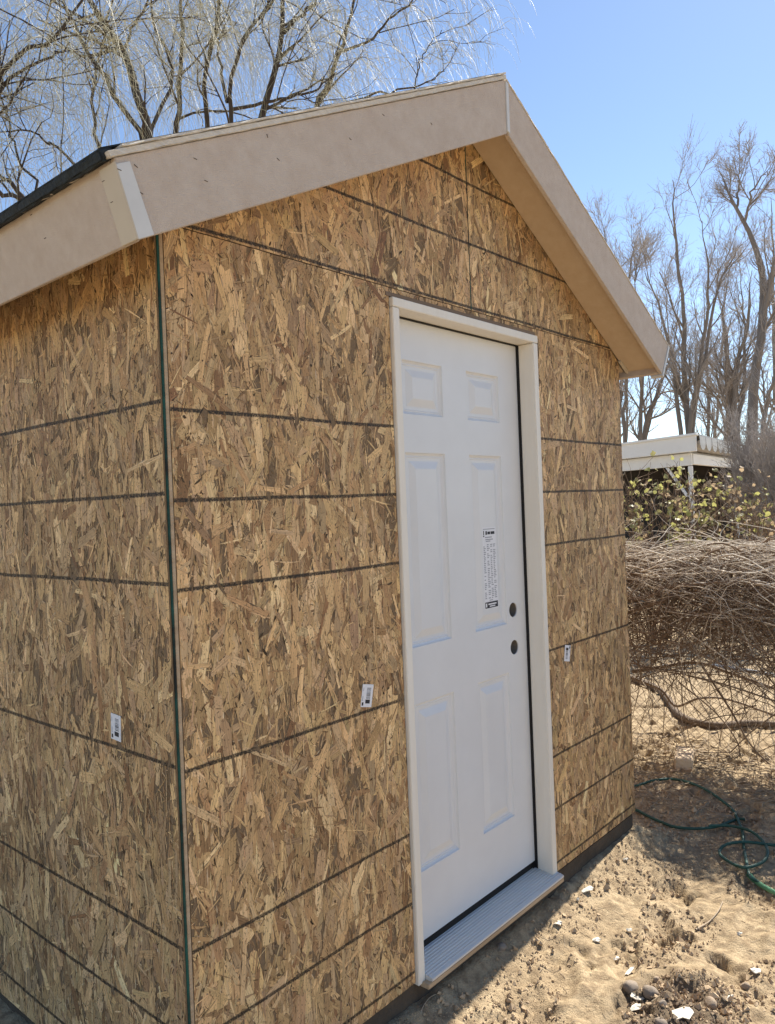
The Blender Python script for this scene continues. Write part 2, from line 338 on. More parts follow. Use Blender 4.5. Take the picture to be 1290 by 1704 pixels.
def panel(conv, seed, frame, thick, m, name='osb_panel', label=None):
    """conv: ccw polygon (u,v); frame 'front' (u=X, v=Z, out=-Y) or 'side' (u=-Y, v=Z, out=-X)"""
    to = (lambda u, v, h: (u, -h, v)) if frame == 'front' else (lambda u, v, h: (-h, -u, v))
    n = len(conv); v = [to(a, b, 0) for a, b in conv]+[to(a, b, -thick) for a, b in conv]
    f = [tuple(range(n)), tuple(range(2*n-1, n-1, -1))]+[(i, i+n, (i+1) % n+n, (i+1) % n) for i in range(n)]
    p = link(name, bevel_me(meshpd(name, v, f), 0), M['osb_core'], shed)
    V, F, C, U = strands(conv, seed)
    me = meshpd('wood_strands', [to(*q) for q in V], F)
    a = me.attributes.new('strand_colour', 'FLOAT_COLOR', 'POINT'); a.data.foreach_set('color', np.hstack([np.clip(C, 0, 1), np.ones((len(C), 1))]).astype(np.float32).ravel())
    a = me.attributes.new('strand_uv', 'FLOAT_VECTOR', 'POINT'); a.data.foreach_set('vector', np.array(U, np.float32).ravel())
    s = link('wood_strands', me, m, p); s['kind'] = 'stuff'
    return p, s
M['osb_core'] = mat('osb_core', (.17, .115, .066), .85, (60, (.25, .17, .1), .25), .3, 200)
T = .011; ZB = .064
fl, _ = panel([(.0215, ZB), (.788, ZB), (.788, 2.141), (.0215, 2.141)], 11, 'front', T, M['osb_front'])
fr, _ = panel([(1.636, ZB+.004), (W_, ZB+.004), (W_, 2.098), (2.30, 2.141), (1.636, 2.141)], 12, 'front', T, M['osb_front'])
sz = lambda X: 2.062+.485*(X+.145)
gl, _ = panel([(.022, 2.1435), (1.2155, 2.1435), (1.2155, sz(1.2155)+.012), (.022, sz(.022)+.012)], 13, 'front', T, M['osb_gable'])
sr = lambda X: 2.718-.554*(X-1.259)
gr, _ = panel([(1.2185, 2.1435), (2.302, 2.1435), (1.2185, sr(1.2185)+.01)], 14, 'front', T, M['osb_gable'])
# band above the door between the frame and the gable sheets
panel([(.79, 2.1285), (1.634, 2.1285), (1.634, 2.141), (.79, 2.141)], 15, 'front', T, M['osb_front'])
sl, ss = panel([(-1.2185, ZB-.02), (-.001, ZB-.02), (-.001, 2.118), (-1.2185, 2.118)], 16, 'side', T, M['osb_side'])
for k in (1, 2):                                            # further side sheets share the first one's mesh
    p = sl.copy(); COL.objects.link(p); p.location = (0, 1.2215*k, 0); s = ss.copy(); COL.objects.link(s); s.parent = p
for nm, lo, hi in (('osb_panel', (W_-.011, .012, ZB), (W_, YB-.03, 2.09)), ('osb_panel', (.0, YB-.03, ZB), (W_, YB-.019, 2.09))):
    box(nm, lo, hi, M['osb_plain'], shed, .001)
prism_y('osb_panel', [(.0, 2.093), (W_, 2.093), (XP, 2.70)], YB-.03, YB-.019, M['osb_plain'], shed, .001)
box('panel_seam', (1.2150, -.0018, 2.1445), (1.2188, .004, 2.70), M['green'], shed, 0)
box('painted_edge', (.0036, -.0014, ZB-.02), (.0098, .0046, 2.115), M['green'], shed, .0004)
box('corner_batten', (.0102, -.0012, ZB), (.0195, .009, 2.12), M['rawwood'], shed, .0008)

# door and frame
YD = .064; X0, X1, Z0, Z1 = .800, 1.5985, .113, 2.086
door = empty('door', (0, 0, 0), None, None); door.parent = shed; door['label'] = 'white six panel steel door without handle'
xs = [.912, 1.127, 1.262, 1.472]; rows = [(.325, .862), (1.036, 1.662), (1.779, 1.956)]
pans = [(xa, xb, za, zb) for za, zb in rows for xa, xb in ((xs[0], xs[1]), (xs[2], xs[3]))]
HC = [(1.512, 1.086), (1.512, .946)]; HR = .027; HB = .034
cx = sorted({X0, X1, *xs, 1.512-HB, 1.512+HB}); cz = sorted({Z0, Z1, *[z for r in rows for z in r], *[c[1]-HB for c in HC], *[c[1]+HB for c in HC]})
V, F = [], []; vi = {}
def dv(x, y, z):
    k = (round(x, 5), round(y, 5), round(z, 5))
    if k not in vi: vi[k] = len(V); V.append(k)
    return vi[k]
for a, b in zip(cx[:-1], cx[1:]):
    for c, d in zip(cz[:-1], cz[1:]):
        mx_, mz_ = (a+b)/2, (c+d)/2
        if any(p[0] < mx_ < p[1] and p[2] < mz_ < p[3] for p in pans): continue
        if any(abs(mx_-h[0]) < HB and abs(mz_-h[1]) < HB for h in HC): continue
        F.append((dv(a, YD, c), dv(b, YD, c), dv(b, YD, d), dv(a, YD, d)))
for hx, hz in HC:
    n = 32; ring = [dv(hx+HR*math.cos(2*math.pi*k/n), YD, hz+HR*math.sin(2*math.pi*k/n)) for k in range(n)]
    back = [dv(hx+HR*math.cos(2*math.pi*k/n), YD+.004, hz+HR*math.sin(2*math.pi*k/n)) for k in range(n)]
    sq = []
    for k in range(n):
        a = 2*math.pi*k/n; s = HB/max(abs(math.cos(a)), abs(math.sin(a))); sq.append(dv(hx+s*math.cos(a), YD, hz+s*math.sin(a)))
    for k in range(n): F.append((ring[k], sq[k], sq[(k+1) % n], ring[(k+1) % n])); F.append((ring[k], ring[(k+1) % n], back[(k+1) % n], back[k]))
f0 = len(F)
for (xa, za), (xb, zb) in (((X0, Z0), (X1, Z0)), ((X1, Z0), (X1, Z1)), ((X1, Z1), (X0, Z1)), ((X0, Z1), (X0, Z0))):
    F.append((dv(xa, YD, za), dv(xa, YD+.044, za), dv(xb, YD+.044, zb), dv(xb, YD, zb)))
F.append((dv(X0, YD+.044, Z0), dv(X0, YD+.044, Z1), dv(X1, YD+.044, Z1), dv(X1, YD+.044, Z0)))
slab = link('door_slab', meshpd('door_slab', V, F), M['door'], door)
bm = bmesh.new(); bm.from_mesh(slab.data); bmesh.ops.recalc_face_normals(bm, faces=bm.faces); bm.to_mesh(slab.data); bm.free()
for hx, hz in HC:                                           # bored holes: tube into the door core, seen in section
    n = 32; prof = [(HR-.0005, .0038), (HR-.0005, .040)]
    V = [(hx+r*math.cos(2*math.pi*k/n), YD+d, hz+r*math.sin(2*math.pi*k/n)) for r, d in prof for k in range(n)]+[(hx, YD+.040, hz)]
    F = [(k, (k+1) % n, n+(k+1) % n, n+k) for k in range(n)]+[(n+k, n+(k+1) % n, 2*n) for k in range(n)]
    link('lock_hole', meshpd('lock_hole', V, F, True), M['dark'], door)
for xa, xb, za, zb in pans:
    prof = [(0, 0), (.003, .0002), (.006, .0058), (.012, .0095), (.016, .0083), (.019, .0102), (.029, .0102), (.053, .0014), (.056, .0010)]
    V, F = [], []
    for ins, d in prof: V += [(xa+ins, YD+d, za+ins), (xb-ins, YD+d, za+ins), (xb-ins, YD+d, zb-ins), (xa+ins, YD+d, zb-ins)]
    for k in range(len(prof)-1):
        for j in range(4): F.append((4*k+j, 4*k+(j+1) % 4, 4*k+4+(j+1) % 4, 4*k+4+j))
    F.append(tuple(range(len(V)-4, len(V))))
    link('raised_panel', meshpd('raised_panel', V, F), M['door'], door)
def print_sheet(name, parent, org, eu, ev, wd, ht, marks, out):
    """paper rectangle plus flat printed marks; org = lower left corner; marks = (u0,v0,u1,v1,material index)"""
    org, eu, ev, out = map(np.array, (org, eu, ev, out)); V, F, mi = [], [], []
    def quad(u0, v0, u1, v1, h, i):
        s = len(V)
        for a, b in ((u0, v0), (u1, v0), (u1, v1), (u0, v1)): V.append(org+eu*a+ev*b+out*h)
        F.append((s, s+1, s+2, s+3)); mi.append(i)
    quad(0, 0, wd, ht, .0004, 0)
    for u0, v0, u1, v1, i in marks: quad(u0, v0, u1, v1, .0004+.00015*(1 if i < 3 else 2), i if i < 3 else 0)
    for a, b in (((0, 0), (wd, 0)), ((wd, 0), (wd, ht)), ((wd, ht), (0, ht)), ((0, ht), (0, 0))):
        s = len(V); V += [org+eu*a[0]+ev*a[1]+out*.0004, org+eu*b[0]+ev*b[1]+out*.0004, org+eu*b[0]+ev*b[1]-out*.0006, org+eu*a[0]+ev*a[1]-out*.0006]; F.append((s, s+1, s+2, s+3)); mi.append(0)
    me = meshpd(name, V, F); me.polygons.foreach_set('material_index', mi)
    return link(name, me, [M['paper'], M['ink'], M['inkgrey']], parent)
r_ = random.Random(3)
mk = [(.002, .002, .084, .024, 1), (.006, .006, .014, .020, 3), (.022, .013, .074, .018, 3), (.030, .006, .066, .010, 3), (.030, .028, .052, .031, 2)]
v = .036
while v < .232:
    for u0, u1 in ((.004, .019), (.026, .044), (.047, .062), (.065, .082)):
        if r_.random() < .88: mk.append((u0, v, u0+(u1-u0)*r_.uniform(.5, 1), v+.0034, 2))
    v += .0066
for v, u0, u1 in ((.240, .02, .05), (.246, .018, .066), (.254, .016, .06)): mk.append((u0, v, u1, v+.0035, 2))
mk += [(.006, .264, .011, .280, 1), (.004, .258, .012, .262, 1), (.020, .265, .030, .278, 1), (.033, .266, .050, .276, 1), (.053, .266, .078, .276, 1), (.004, .284, .080, .2865, 2)]
print_sheet('instruction_label', door, (1.3285, YD+.0012, 1.110), (1, 0, 0), (0, 0, 1), .087, .292, mk, (0, -1, 0))
def barcode(flip):
    b = [(.003, .004, .010, .013, 1), (.004, .016, .0065, .030, 2), (.004, .044, .006, .054, 2), (.017, .010, .036, .021, 1)]
    v = .024; q = random.Random(5)
    while v < .054: h = q.choice((.0008, .0013, .002)); b.append((.019, v, .036, v+h, 1 if q.random() < .6 else 2)); v += h+q.choice((.0008, .0013))
    if flip: b = [(.045-c, .063-d, .045-a, .063-e, i) for a, e, c, d, i in b]
    return b
def sticker(parent, cen, ang, frame, flip=False):
    c, s = math.cos(ang), math.sin(ang)
    if frame == 'front': eu, ev, out = (c, 0, s), (-s, 0, c), (0, -1, 0); o = np.array((cen[0], -.0021, cen[1]))
    else: eu, ev, out = (0, -c, s), (0, s, c), (-1, 0, 0); o = np.array((-.0021, cen[0], cen[1]))
    o = o-np.array(eu)*.0225-np.array(ev)*.0315
    print_sheet('barcode_sticker', parent, o, eu, ev, .045, .063, barcode(flip), out)
sticker(fl, (.625, .959), -.22, 'front'); sticker(fr, (1.793, .882), -.2, 'front', True); sticker(sl, (.248, .981), -.05, 'side')
# frame
box('door_jamb', (.791, -.012, .055), (.8225, .062, 2.083), M['jamb'], shed, .002)
box('door_jamb', (1.6015, -.012, .075), (1.6335, .112, 2.083), M['jamb'], shed, .002)
box('door_jamb', (.791, .0635, .055), (.7985, .112, 2.083), M['jamb'], shed, .001)
box('door_head', (.791, -.0135, 2.0845), (1.6335, .112, 2.1125), M['jamb'], shed, .002)
box('header_strip', (.772, -.003, 2.1145), (1.634, .02, 2.1275), M['brownstrip'], shed, .001)
box('weatherstrip', (1.5988, .052, .085), (1.6012, .075, 2.083), M['rubber'], shed, .0003)
box('weatherstrip', (1.585, .0652, .085), (1.6012, .0653, 2.083), M['rubber'], shed, 0)
box('weatherstrip', (.824, .055, 2.0800), (1.600, .075, 2.0838), M['rubber'], shed, .0003)
prof = [(.112, .05), (.112, .0895), (.072, .0885)]
yy = .066
while yy > -.026:
    zz = .0855-(.066-yy)*.13; prof += [(yy, zz), (yy-.004, zz+.0011), (yy-.007, zz+.0011), (yy-.0085, zz-.0004)]; yy -= .0105
prof += [(-.034, .0725), (-.0385, .0705), (-.0385, .0640), (-.030, .0625), (-.030, .05)]
sill = prism_x('threshold', prof, .8235, 1.634, M['alu'], shed, 0)
box('sill_nosing', (.806, -.0372, .046), (1.636, -.0045, .0618), M['rawwood'], shed, .0015)
box('sweep_gasket', (.8, .0685, .0848), (1.6, .1, .1125), M['rubber'], shed, .0005)

# roof edge
prism_y('rake_fascia', [BL, (XP-.004, BP[1]-.002), (XP-.004, TP[1]-.002), TL], YO, YO+.015, M['fascia'], shed, .0015)
prism_y('rake_fascia', [(XP+.004, BP[1]-.002), BR, TR, (XP+.004, TP[1]-.002)], YO, YO+.015, M['fascia'], shed, .0015)
prism_y('ridge_trim', [(XP-.004, 2.688), (XP+.012, 2.684), (XP+.012, 2.846), (XP-.004, 2.85)], YO-.0035, YO+.012, M['trimwhite'], shed, .001)
lt = np.array(TL)-np.array(BL); ln = lt/np.linalg.norm(lt); lin = np.array((ln[1], -ln[0]))     # inward (+X)
rt = np.array(TR)-np.array(BR); rn = rt/np.linalg.norm(rt); rin = np.array((-rn[1], rn[0]))
q = lambda p, d, k: tuple(np.array(p)+d*k)
prism_y('eave_fascia', [q(BL, lin, -.001), q(BL, lin, .014), q(TL, lin, .014), q(TL, lin, -.001)], YO+.0158, YB, M['fascia'], shed, .0015)
prism_y('eave_fascia', [q(BR, rin, -.001), q(TR, rin, -.001), q(TR, rin, .014), q(BR, rin, .014)], YO+.0158, YB, M['fascia'], shed, .0015)
sdir = norm(np.array(BP)-np.array(BL))
prism_y('corner_trim', [q(BL, sdir, -.003), q(BL, sdir, .036), q(q(TL, sdir, .030), ln, -.012), q(q(TL, sdir, -.003), ln, -.012)], YO-.004, YO-.0003, M['trimwhite'], shed, .0008)
prism_y('corner_trim', [q(BL, lin, -.006), q(BL, lin, -.0015), q(q(TL, lin, -.0015), ln, -.008), q(q(TL, lin, -.006), ln, -.008)], YO-.004, YO+.052, M['trimcream'], shed, .0008)
prism_y('corner_trim', [q(q(BR, rin, -.015), rn, -.008), q(TR, rin, -.015), q(TR, rin, -.0015), q(q(BR, rin, -.0015), rn, -.008)], YO-.003, YO+.05, M['trimwhite'], shed, .0008)
def soff(name, a, b, y0, y1, m=None, off=0):                 # board whose lower face runs a-b in XZ
    (xa, za), (xb, zb) = a, b; n = np.array((-(zb-za), xb-xa)); n = n/np.linalg.norm(n); n = n if n[1] > 0 else -n
    return prism_y(name, [q(a, n, off), q(b, n, off), q(b, n, off+.009), q(a, n, off+.009)], y0, y1, m or M['soffit'], shed, .001)
sR = lambda x: (x, sr(x)); sL = lambda x: (x, sz(x))
soff('soffit_board', sR(1.2175), sR(2.476), YO+.0162, -.0035); soff('soffit_board', sL(-.142), sL(1.2135), YO+.0162, -.0035)
soff('soffit_board', sR(2.3745), sR(2.476), .0095, YB-.02); soff('soffit_board', sL(-.142), sL(-.0035), .0095, YB-.02)
soff('soffit_batten', sR(2.362), sR(2.462), -.017, -.0045, M['trimcream'], -.0098)
# roof sheets
def roof_sheet(name, a, b, y0, y1, t0, t1, m, bev=.001):
    (xa, za), (xb, zb) = a, b; n = np.array((-(zb-za), xb-xa)); n = n/np.linalg.norm(n)
    return prism_y(name, [q(a, n, t0), q(b, n, t0), q(b, n, t1), q(a, n, t1)], y0, y1, m, shed, bev)
def wavy_edge(o, amp, seed):                                # slightly ragged sheet edge
    bm = bmesh.new(); bm.from_mesh(o.data); bmesh.ops.subdivide_edges(bm, edges=[e for e in bm.edges if e.calc_length() > .4], cuts=60, use_grid_fill=True)
    q = random.Random(seed)
    for v in bm.verts: v.co += Vector((0, q.uniform(-amp, amp), q.uniform(-amp, amp)*.5))
    bm.to_mesh(o.data); bm.free()
TLo = q(TL, -sdir, .012)
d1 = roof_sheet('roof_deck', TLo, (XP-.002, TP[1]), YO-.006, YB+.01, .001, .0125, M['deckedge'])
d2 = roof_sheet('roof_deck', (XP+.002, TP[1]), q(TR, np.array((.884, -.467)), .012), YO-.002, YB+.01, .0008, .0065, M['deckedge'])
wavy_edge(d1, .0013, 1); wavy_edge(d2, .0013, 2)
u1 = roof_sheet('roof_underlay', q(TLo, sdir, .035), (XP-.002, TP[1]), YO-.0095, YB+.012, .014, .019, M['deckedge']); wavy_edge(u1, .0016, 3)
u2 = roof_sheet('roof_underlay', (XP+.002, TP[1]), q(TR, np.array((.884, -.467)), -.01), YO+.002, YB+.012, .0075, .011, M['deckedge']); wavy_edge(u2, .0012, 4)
f1 = roof_sheet('roof_felt', TLo, (XP-.002, TP[1]+.0), YO+.01, YB, .0205, .024, M['felt'])
f2 = roof_sheet('roof_felt', (XP+.002, TP[1]), q(TR, np.array((.884, -.467)), .012), YO+.03, YB, .012, .0145, M['felt'])
e1 = prism_y('felt_edge', [q(TLo, sdir, -.010), q(TLo, sdir, .020), q(q(TLo, sdir, .020), np.array((-.44, .9)), .0215), q(q(TLo, sdir, -.010), np.array((-.44, .9)), .0195)], YO+.006, YB, M['felt'], shed, .003)
bm = bmesh.new(); bm.from_mesh(e1.data); bmesh.ops.subdivide_edges(bm, edges=[e for e in bm.edges if e.calc_length() > 1], cuts=160)
for v_ in bm.verts: v_.co += Vector((random.uniform(-.0011, .0011), 0, random.uniform(-.0014, .0014)))
bm.to_mesh(e1.data); bm.free()
# staples
def staple(cen, ang, plane):
    me = bpy.data.meshes.get('staple_pin')
    if not me:
        o0 = meshpd('staple_pin', [(x, y, z) for x in (-.006, .006) for y in (-.0012, .0004) for z in (-.0007, .0007)], [(0, 1, 3, 2), (4, 6, 7, 5), (0, 4, 5, 1), (2, 3, 7, 6), (0, 2, 6, 4), (1, 5, 7, 3)]); me = o0
    o = link('staple', me, M['staple'], shed); o.location = cen
    o.scale = (.7, .7, .7); o.rotation_euler = (0, ang, 0) if plane == 'front' else (0, 0, 0)
    if plane == 'left': o.rotation_euler = (ang, 0, -math.pi/2)
for px_, py_, a in ((228, 275, .5), (345, 300, .1), (327, 263, .1), (237, 320, .3), (447, 225, 1.2), (465, 264, .5), (199, 282, .1), (585, 230, .4), (640, 190, .2), (720, 205, .6)):
    r = ray(px_, py_); P = CAM+r*((YO-.0045-CAM[1])/r[1] if px_ != 199 else (YO-.005-CAM[1])/r[1]); staple(P+np.array((0, .0042 if px_ != 199 else 0.0008, 0)), a, 'front')
for px_, py_, a in ((52, 357, .2), (75, 396, .2), (172, 301, .8), (186, 336, .8)):
    r = ray(px_, py_); c0 = np.array((BL[0], 0, BL[1])); nn = np.array((-lin[0], 0, -lin[1])); off = .006 if px_ > 160 else .0012
    t = ((c0+nn*off-CAM)@nn)/(r@nn); staple(CAM+r*t, a+1.2, 'left')

# ------------------------------------------------------------------ small things on the ground
def on_ground(px_, py_):
    p = at_z(px_, py_, GZ)
    for _ in range(4): p = at_z(px_, py_, float(gheight(p[0], p[1])))
    return p
def rock_mesh(name, seed, sub=2, flat=.7, rough=.22):
    bm = bmesh.new(); bmesh.ops.create_icosphere(bm, subdivisions=sub, radius=1); q = np.random.default_rng(seed); d = q.normal(0, 1, (7, 3)); d = norm(d); kk = q.uniform(.55, .95, 7)
    for v in bm.verts:
        c = np.array(v.co)
        for dd, k in zip(d, kk):
            e = c@dd
            if e > k: c = c-dd*(e-k)*.8
        c = c*(1+q.normal(0, rough*.08)); v.co = (c[0], c[1], c[2]*flat)
    me = bpy.data.meshes.new(name); bm.to_mesh(me); bm.free(); me.polygons.foreach_set('use_smooth', [True]*len(me.polygons)); return me
M['pebble'] = mat('pebble', (.21, .175, .14), .85, (14, (.31, .25, .195), .25), .3, 60)
M['pebbletan'] = mat('pebble_tan', (.36, .28, .2), .8, (14, (.28, .21, .15), .25), .3, 60)
M['chip'] = mat('paint_chip', (.78, .74, .64), .7, (20, (.6, .54, .43), .25), .3, 80)
peb = [(1050, 1642, .034, 'pebble', 'grey rounded pebble half sunk beside the white ring shaped chip'), (1083, 1650, .032, 'pebble', 'dark angular pebble on the dug up soil'), (1102, 1668, .018, 'pebble', 'small pointed grey pebble below the dark angular one'),
       (1183, 1667, .026, 'pebbletan', 'tan egg shaped pebble on sandy soil'), (1241, 1638, .02, 'pebbletan', 'flat brown pebble on bare sand near a white chip'), (1093, 1628, .016, 'pebbletan', 'small pale tan pebble at the edge of the dug up soil'),
       (1100, 1702, .026, 'pebble', 'dark pebble beside the largest white chip'), (835, 1573, .022, 'pebble', 'grey lump of rubble in the shade under the door sill')]
for k, (a, b, s, m_, lab) in enumerate(peb):
    p = on_ground(a, b+4); o = link('pebble', rock_mesh('pebble', 40+k, 3, .72, .5), M[m_]); o.location = p+np.array((0, 0, s*.1)); s *= .85; o.scale = (s, s*.8, s); o.rotation_euler = (0, 0, k*1.3); tag(o, lab, 'pebble', 'pebbles on the yard soil')
def chip_mesh(seed, L_, W2, hole=False):
    q = np.random.default_rng(seed); n = 12; a = np.arange(n)*2*np.pi/n; r = 1+q.normal(0, .18, n); V = []
    top = [(L_*r[k]*math.cos(a[k]), W2*r[k]*math.sin(a[k]), .003+q.uniform(0, .007)) for k in range(n)]; bot = [(x*.96, y*.96, z-.003) for x, y, z in top]
    F = [(k, (k+1) % n, n+(k+1) % n, n+k)[::-1] for k in range(n)]
    if hole:
        i1 = [(x*.3, y*.3, z+.003) for x, y, z in top]; i2 = [(x*.3, y*.3, z) for x, y, z in bot]; V = top+bot+i1+i2
        F += [(k, (k+1) % n, 2*n+(k+1) % n, 2*n+k) for k in range(n)]+[(2*n+k, 2*n+(k+1) % n, 3*n+(k+1) % n, 3*n+k) for k in range(n)]
    else:
        V = top+bot+[(0, 0, .009), (0, 0, 0)]; F += [(k, (k+1) % n, 2*n) for k in range(n)]+[(n+(k+1) % n, n+k, 2*n+1) for k in range(n)]
    me = meshpd('flake_chip', V, F); return bevel_me(me, 0)
chips = [(979, 1483, .03, .017, 'largest white flake near the wall foot beyond the door sill'), (930, 1540, .022, .013, 'white flake pair on sand close to the shadow edge'), (994, 1568, .022, .015, 'white flake with a dark underside on open sand'), (1047, 1551, .012, .009, 'tiny white flake between two footprints'), (1050, 1620, .034, .009, 'long thin white flake lying above the grey pebbles'),
         (1059, 1663, .026, .021, 'white ring shaped chip with a hole in it'), (1058, 1680, .022, .016, 'crumpled white chip beneath the ring shaped one'), (1138, 1692, .042, .03, 'largest white chip on the dug up soil'), (1212, 1666, .02, .013, 'white flake beside the tan egg shaped pebble'), (1258, 1620, .02, .016, 'white square chip standing alone on bare sand'), (1231, 1557, .012, .008, 'tiny white flake near the thin dry stick'), (1026, 1600, .016, .01, 'small dull white crumb beside the long thin flake'), (1042, 1433, .016, .008, 'small pale flake beside the tree shade edge'), (962, 1500, .01, .007, 'tiny cream flake under the largest flake by the wall')]
for k, (a, b, l, w_, lab) in enumerate(chips):
    p = on_ground(a, b); o = link('flake_chip', chip_mesh(60+k, l*.8, w_*.8, 'ring' in lab and 'hole' in lab), M['chip']); o.location = p+np.array((0, 0, .004)); o.rotation_euler = (random.uniform(-.2, .2), random.uniform(-.2, .2), -.6 if k != 4 else -.1); tag(o, lab, 'chip', 'white flakes scattered on the soil')
M['twig'] = mat('dry_twig', (.42, .34, .24), .8, (30, (.3, .23, .16), .25)); M['vinewood'] = mat('vine_cane', (.27, .205, .145), .85, (9, (.15, .105, .072), .25), .3, 60)
def drape(pxs, lift=.006): return [on_ground(a, b)+np.array((0, 0, lift)) for a, b in pxs]
tag(tube_obj('dry_stick', drape([(1158, 1550), (1180, 1537), (1195, 1520), (1203, 1503)]), .0035, .002, M['twig'], K=14, S=6), 'thin pale dry stick lying on open sand', 'stick')
tag(tube_obj('bent_twig', drape([(698, 1700), (704, 1678), (716, 1662), (730, 1655)], .004), .002, .0012, M['twig'], K=14, S=5), 'thin curved dry twig in the shade below the door jamb', 'twig')
# loose crumbs of soil
n = 42000; X = rng.uniform(.6, 3.6, n); Y = rng.uniform(-1.3, .0, n)+(X-.6)*.12; den = vnoise(X*5, Y*5)+.25*vnoise(X*19, Y*19)
keep = (den > -.12)&~((X > -.02)&(X < 2.4)&(Y > -.02)); pit = np.hypot((X-1.32)/1.0, (Y+.62)/.8) < .2; keep |= pit
X, Y = X[keep], Y[keep]; sz_ = .0012+.0050*rng.random(len(X))**6+np.where(rng.random(len(X)) < .06, .009*rng.random(len(X)), 0)+np.where(np.hypot(X-1.32, Y+.62) < .2, .004*rng.random(len(X)), 0)
oct_ = np.array([(1, 0, 0), (0, 1, 0), (-1, 0, 0), (0, -1, 0), (0, 0, 1), (0, 0, -1)], float); of = np.array([(0, 1, 4), (1, 2, 4), (2, 3, 4), (3, 0, 4), (1, 0, 5), (2, 1, 5), (3, 2, 5), (0, 3, 5)])
V = oct_[None]*sz_[:, None, None]*(1+rng.normal(0, .28, (len(X), 6, 3))); V += rng.normal(0, .22, V.shape)*sz_[:, None, None]; V += np.stack([X, Y, gheight(X, Y)+sz_*.35], -1)[:, None]
me = meshnp('soil_crumbs', V.reshape(-1, 3), (of[None]+np.arange(len(X))[:, None, None]*6).reshape(-1, 3), False)
M['crumb'] = mat('soil_crumb', (.52, .39, .25), .95, (3, (.38, .28, .18), .2)); tag(link('soil_crumbs', me, M['crumb']), 'loose crumbs of dry soil strewn over the yard', 'soil', kind='stuff')
# brick
br = empty('brick', on_ground(1139, 1272), 'pale weathered brick lying at the foot of the chain link fence', 'brick')
M['brick'] = mat('weathered_brick', (.68, .54, .38), .9, (16, (.54, .41, .27), .22), .6, 70)
me = bpy.data.meshes.new('brick_body'); bm = bmesh.new(); bmesh.ops.create_cube(bm, size=1, matrix=Matrix.Diagonal((.2, .095, .07, 1))); bmesh.ops.bevel(bm, geom=bm.edges[:], offset=.007, segments=3, affect='EDGES')
bmesh.ops.subdivide_edges(bm, edges=[e for e in bm.edges if e.calc_length() > .03], cuts=3, use_grid_fill=True)
for v_ in bm.verts: v_.co += Vector([random.gauss(0, .0006) for _ in range(3)])
bm.to_mesh(me); bm.free(); o = link('brick_body', me, M['brick'], br); o.location = (0, 0, .032); br.rotation_euler = (.05, -.05, .30)
# garden hose
M['hose'] = mat('green_hose', (.028, .095, .066), .5, (25, (.02, .065, .048), .2), spec=.4); M['hoselite'] = mat('hose_end', (.13, .32, .17), .45)
hs = empty('garden_hose', on_ground(1240, 1440), 'dark green garden hose looped on the shaded soil', 'hose')
hp = [(1040, 1316), (1062, 1311), (1090, 1302), (1125, 1301), (1165, 1313), (1200, 1335), (1222, 1360), (1235, 1385), (1238, 1415), (1243, 1440), (1248, 1462), (1260, 1472), (1290, 1492), (1330, 1515)]
hb = [(1040, 1345), (1060, 1353), (1085, 1366), (1115, 1379), (1150, 1384), (1190, 1381), (1225, 1369), (1240, 1368)]
hc = [(1180, 1383), (1215, 1383), (1250, 1392), (1272, 1412), (1278, 1430), (1268, 1445), (1240, 1453), (1212, 1445), (1198, 1428), (1208, 1415), (1235, 1411), (1290, 1416), (1340, 1420)]
for nm, pts, lf in (('hose_run', hp, .012), ('hose_run', hb, .014), ('hose_loop', hc, .024)):
    P = resample(drape(pts, lf), 110); P[:, 2] = np.maximum(P[:, 2], gheight(P[:, 0], P[:, 1])+lf-.002)
    for _ in range(6): P[1:-1, 2] = np.maximum((P[:-2, 2]+P[1:-1, 2]*2+P[2:, 2])/4, gheight(P[1:-1, 0], P[1:-1, 1])+.007)
    v, qd = tubes((P-np.array(hs.location))[None], np.full((1, 110), .0066), 10); o = link(nm, meshnp(nm, v, qd), M['hose'], hs)
pe = np.array(drape([(1246, 1461), (1256, 1471), (1274, 1483), (1300, 1497)], .014))-np.array(hs.location)
tube_obj('hose_end', pe, .0105, .0095, M['hoselite'], hs, K=20, S=12)

# ------------------------------------------------------------------ chain link fence and vine thicket
FX = 3.66; fence = empty('chain_link_fence', (FX, 0, GZ), 'rusty chain link fence under the tangle of vines', 'fence')
M['wire'] = mat('fence_wire', (.16, .135, .115), .55, (40, (.2, .12, .07), .25), metal=.6); M['galv'] = mat('galvanised_pipe', (.3, .3, .3), .45, (8, (.2, .18, .15), .25), metal=.7)
ya, yb, z0, z1 = -2.4, 2.6, .0, 1.04; pitch = .062; ww = []
for sgn in (1, -1):
    c = ya-(z1-z0)
    while c < yb+(z1-z0):
        a = (c, z0); b = (c+(z1-z0), z1)
        if sgn < 0: a, b = (c+(z1-z0), z0), (c, z1)
        t0, t1 = 0, 1
        y_0, y_1 = a[0], b[0]; lo_, hi_ = min(y_0, y_1), max(y_0, y_1)
        if hi_ > ya and lo_ < yb:
            tt = np.linspace(0, 1, 38); P = np.stack([.0016*sgn*np.cos(tt*37*np.pi), a[0]+(b[0]-a[0])*tt, a[1]+(b[1]-a[1])*tt], -1); ok = (P[:, 1] > ya)&(P[:, 1] < yb)
            if ok.sum() > 3: P = resample(P[ok][[0, -1]], 38) if False else P; P[:, 1] = np.clip(P[:, 1], ya, yb); ww.append(P)
        c += pitch*1.0
v, qd = tubes(np.array(ww), np.full((len(ww), 38), .0013), 3)
o = link('wire_mesh', meshnp('wire_mesh', v, qd), M['wire'], fence); o['kind'] = 'stuff'
for yy in (-2.4, .95, 2.6): tube_obj('fence_post', [(.03, yy, -.2), (.03, yy, 1.05)], .028, .028, M['galv'], fence, K=2, S=14)
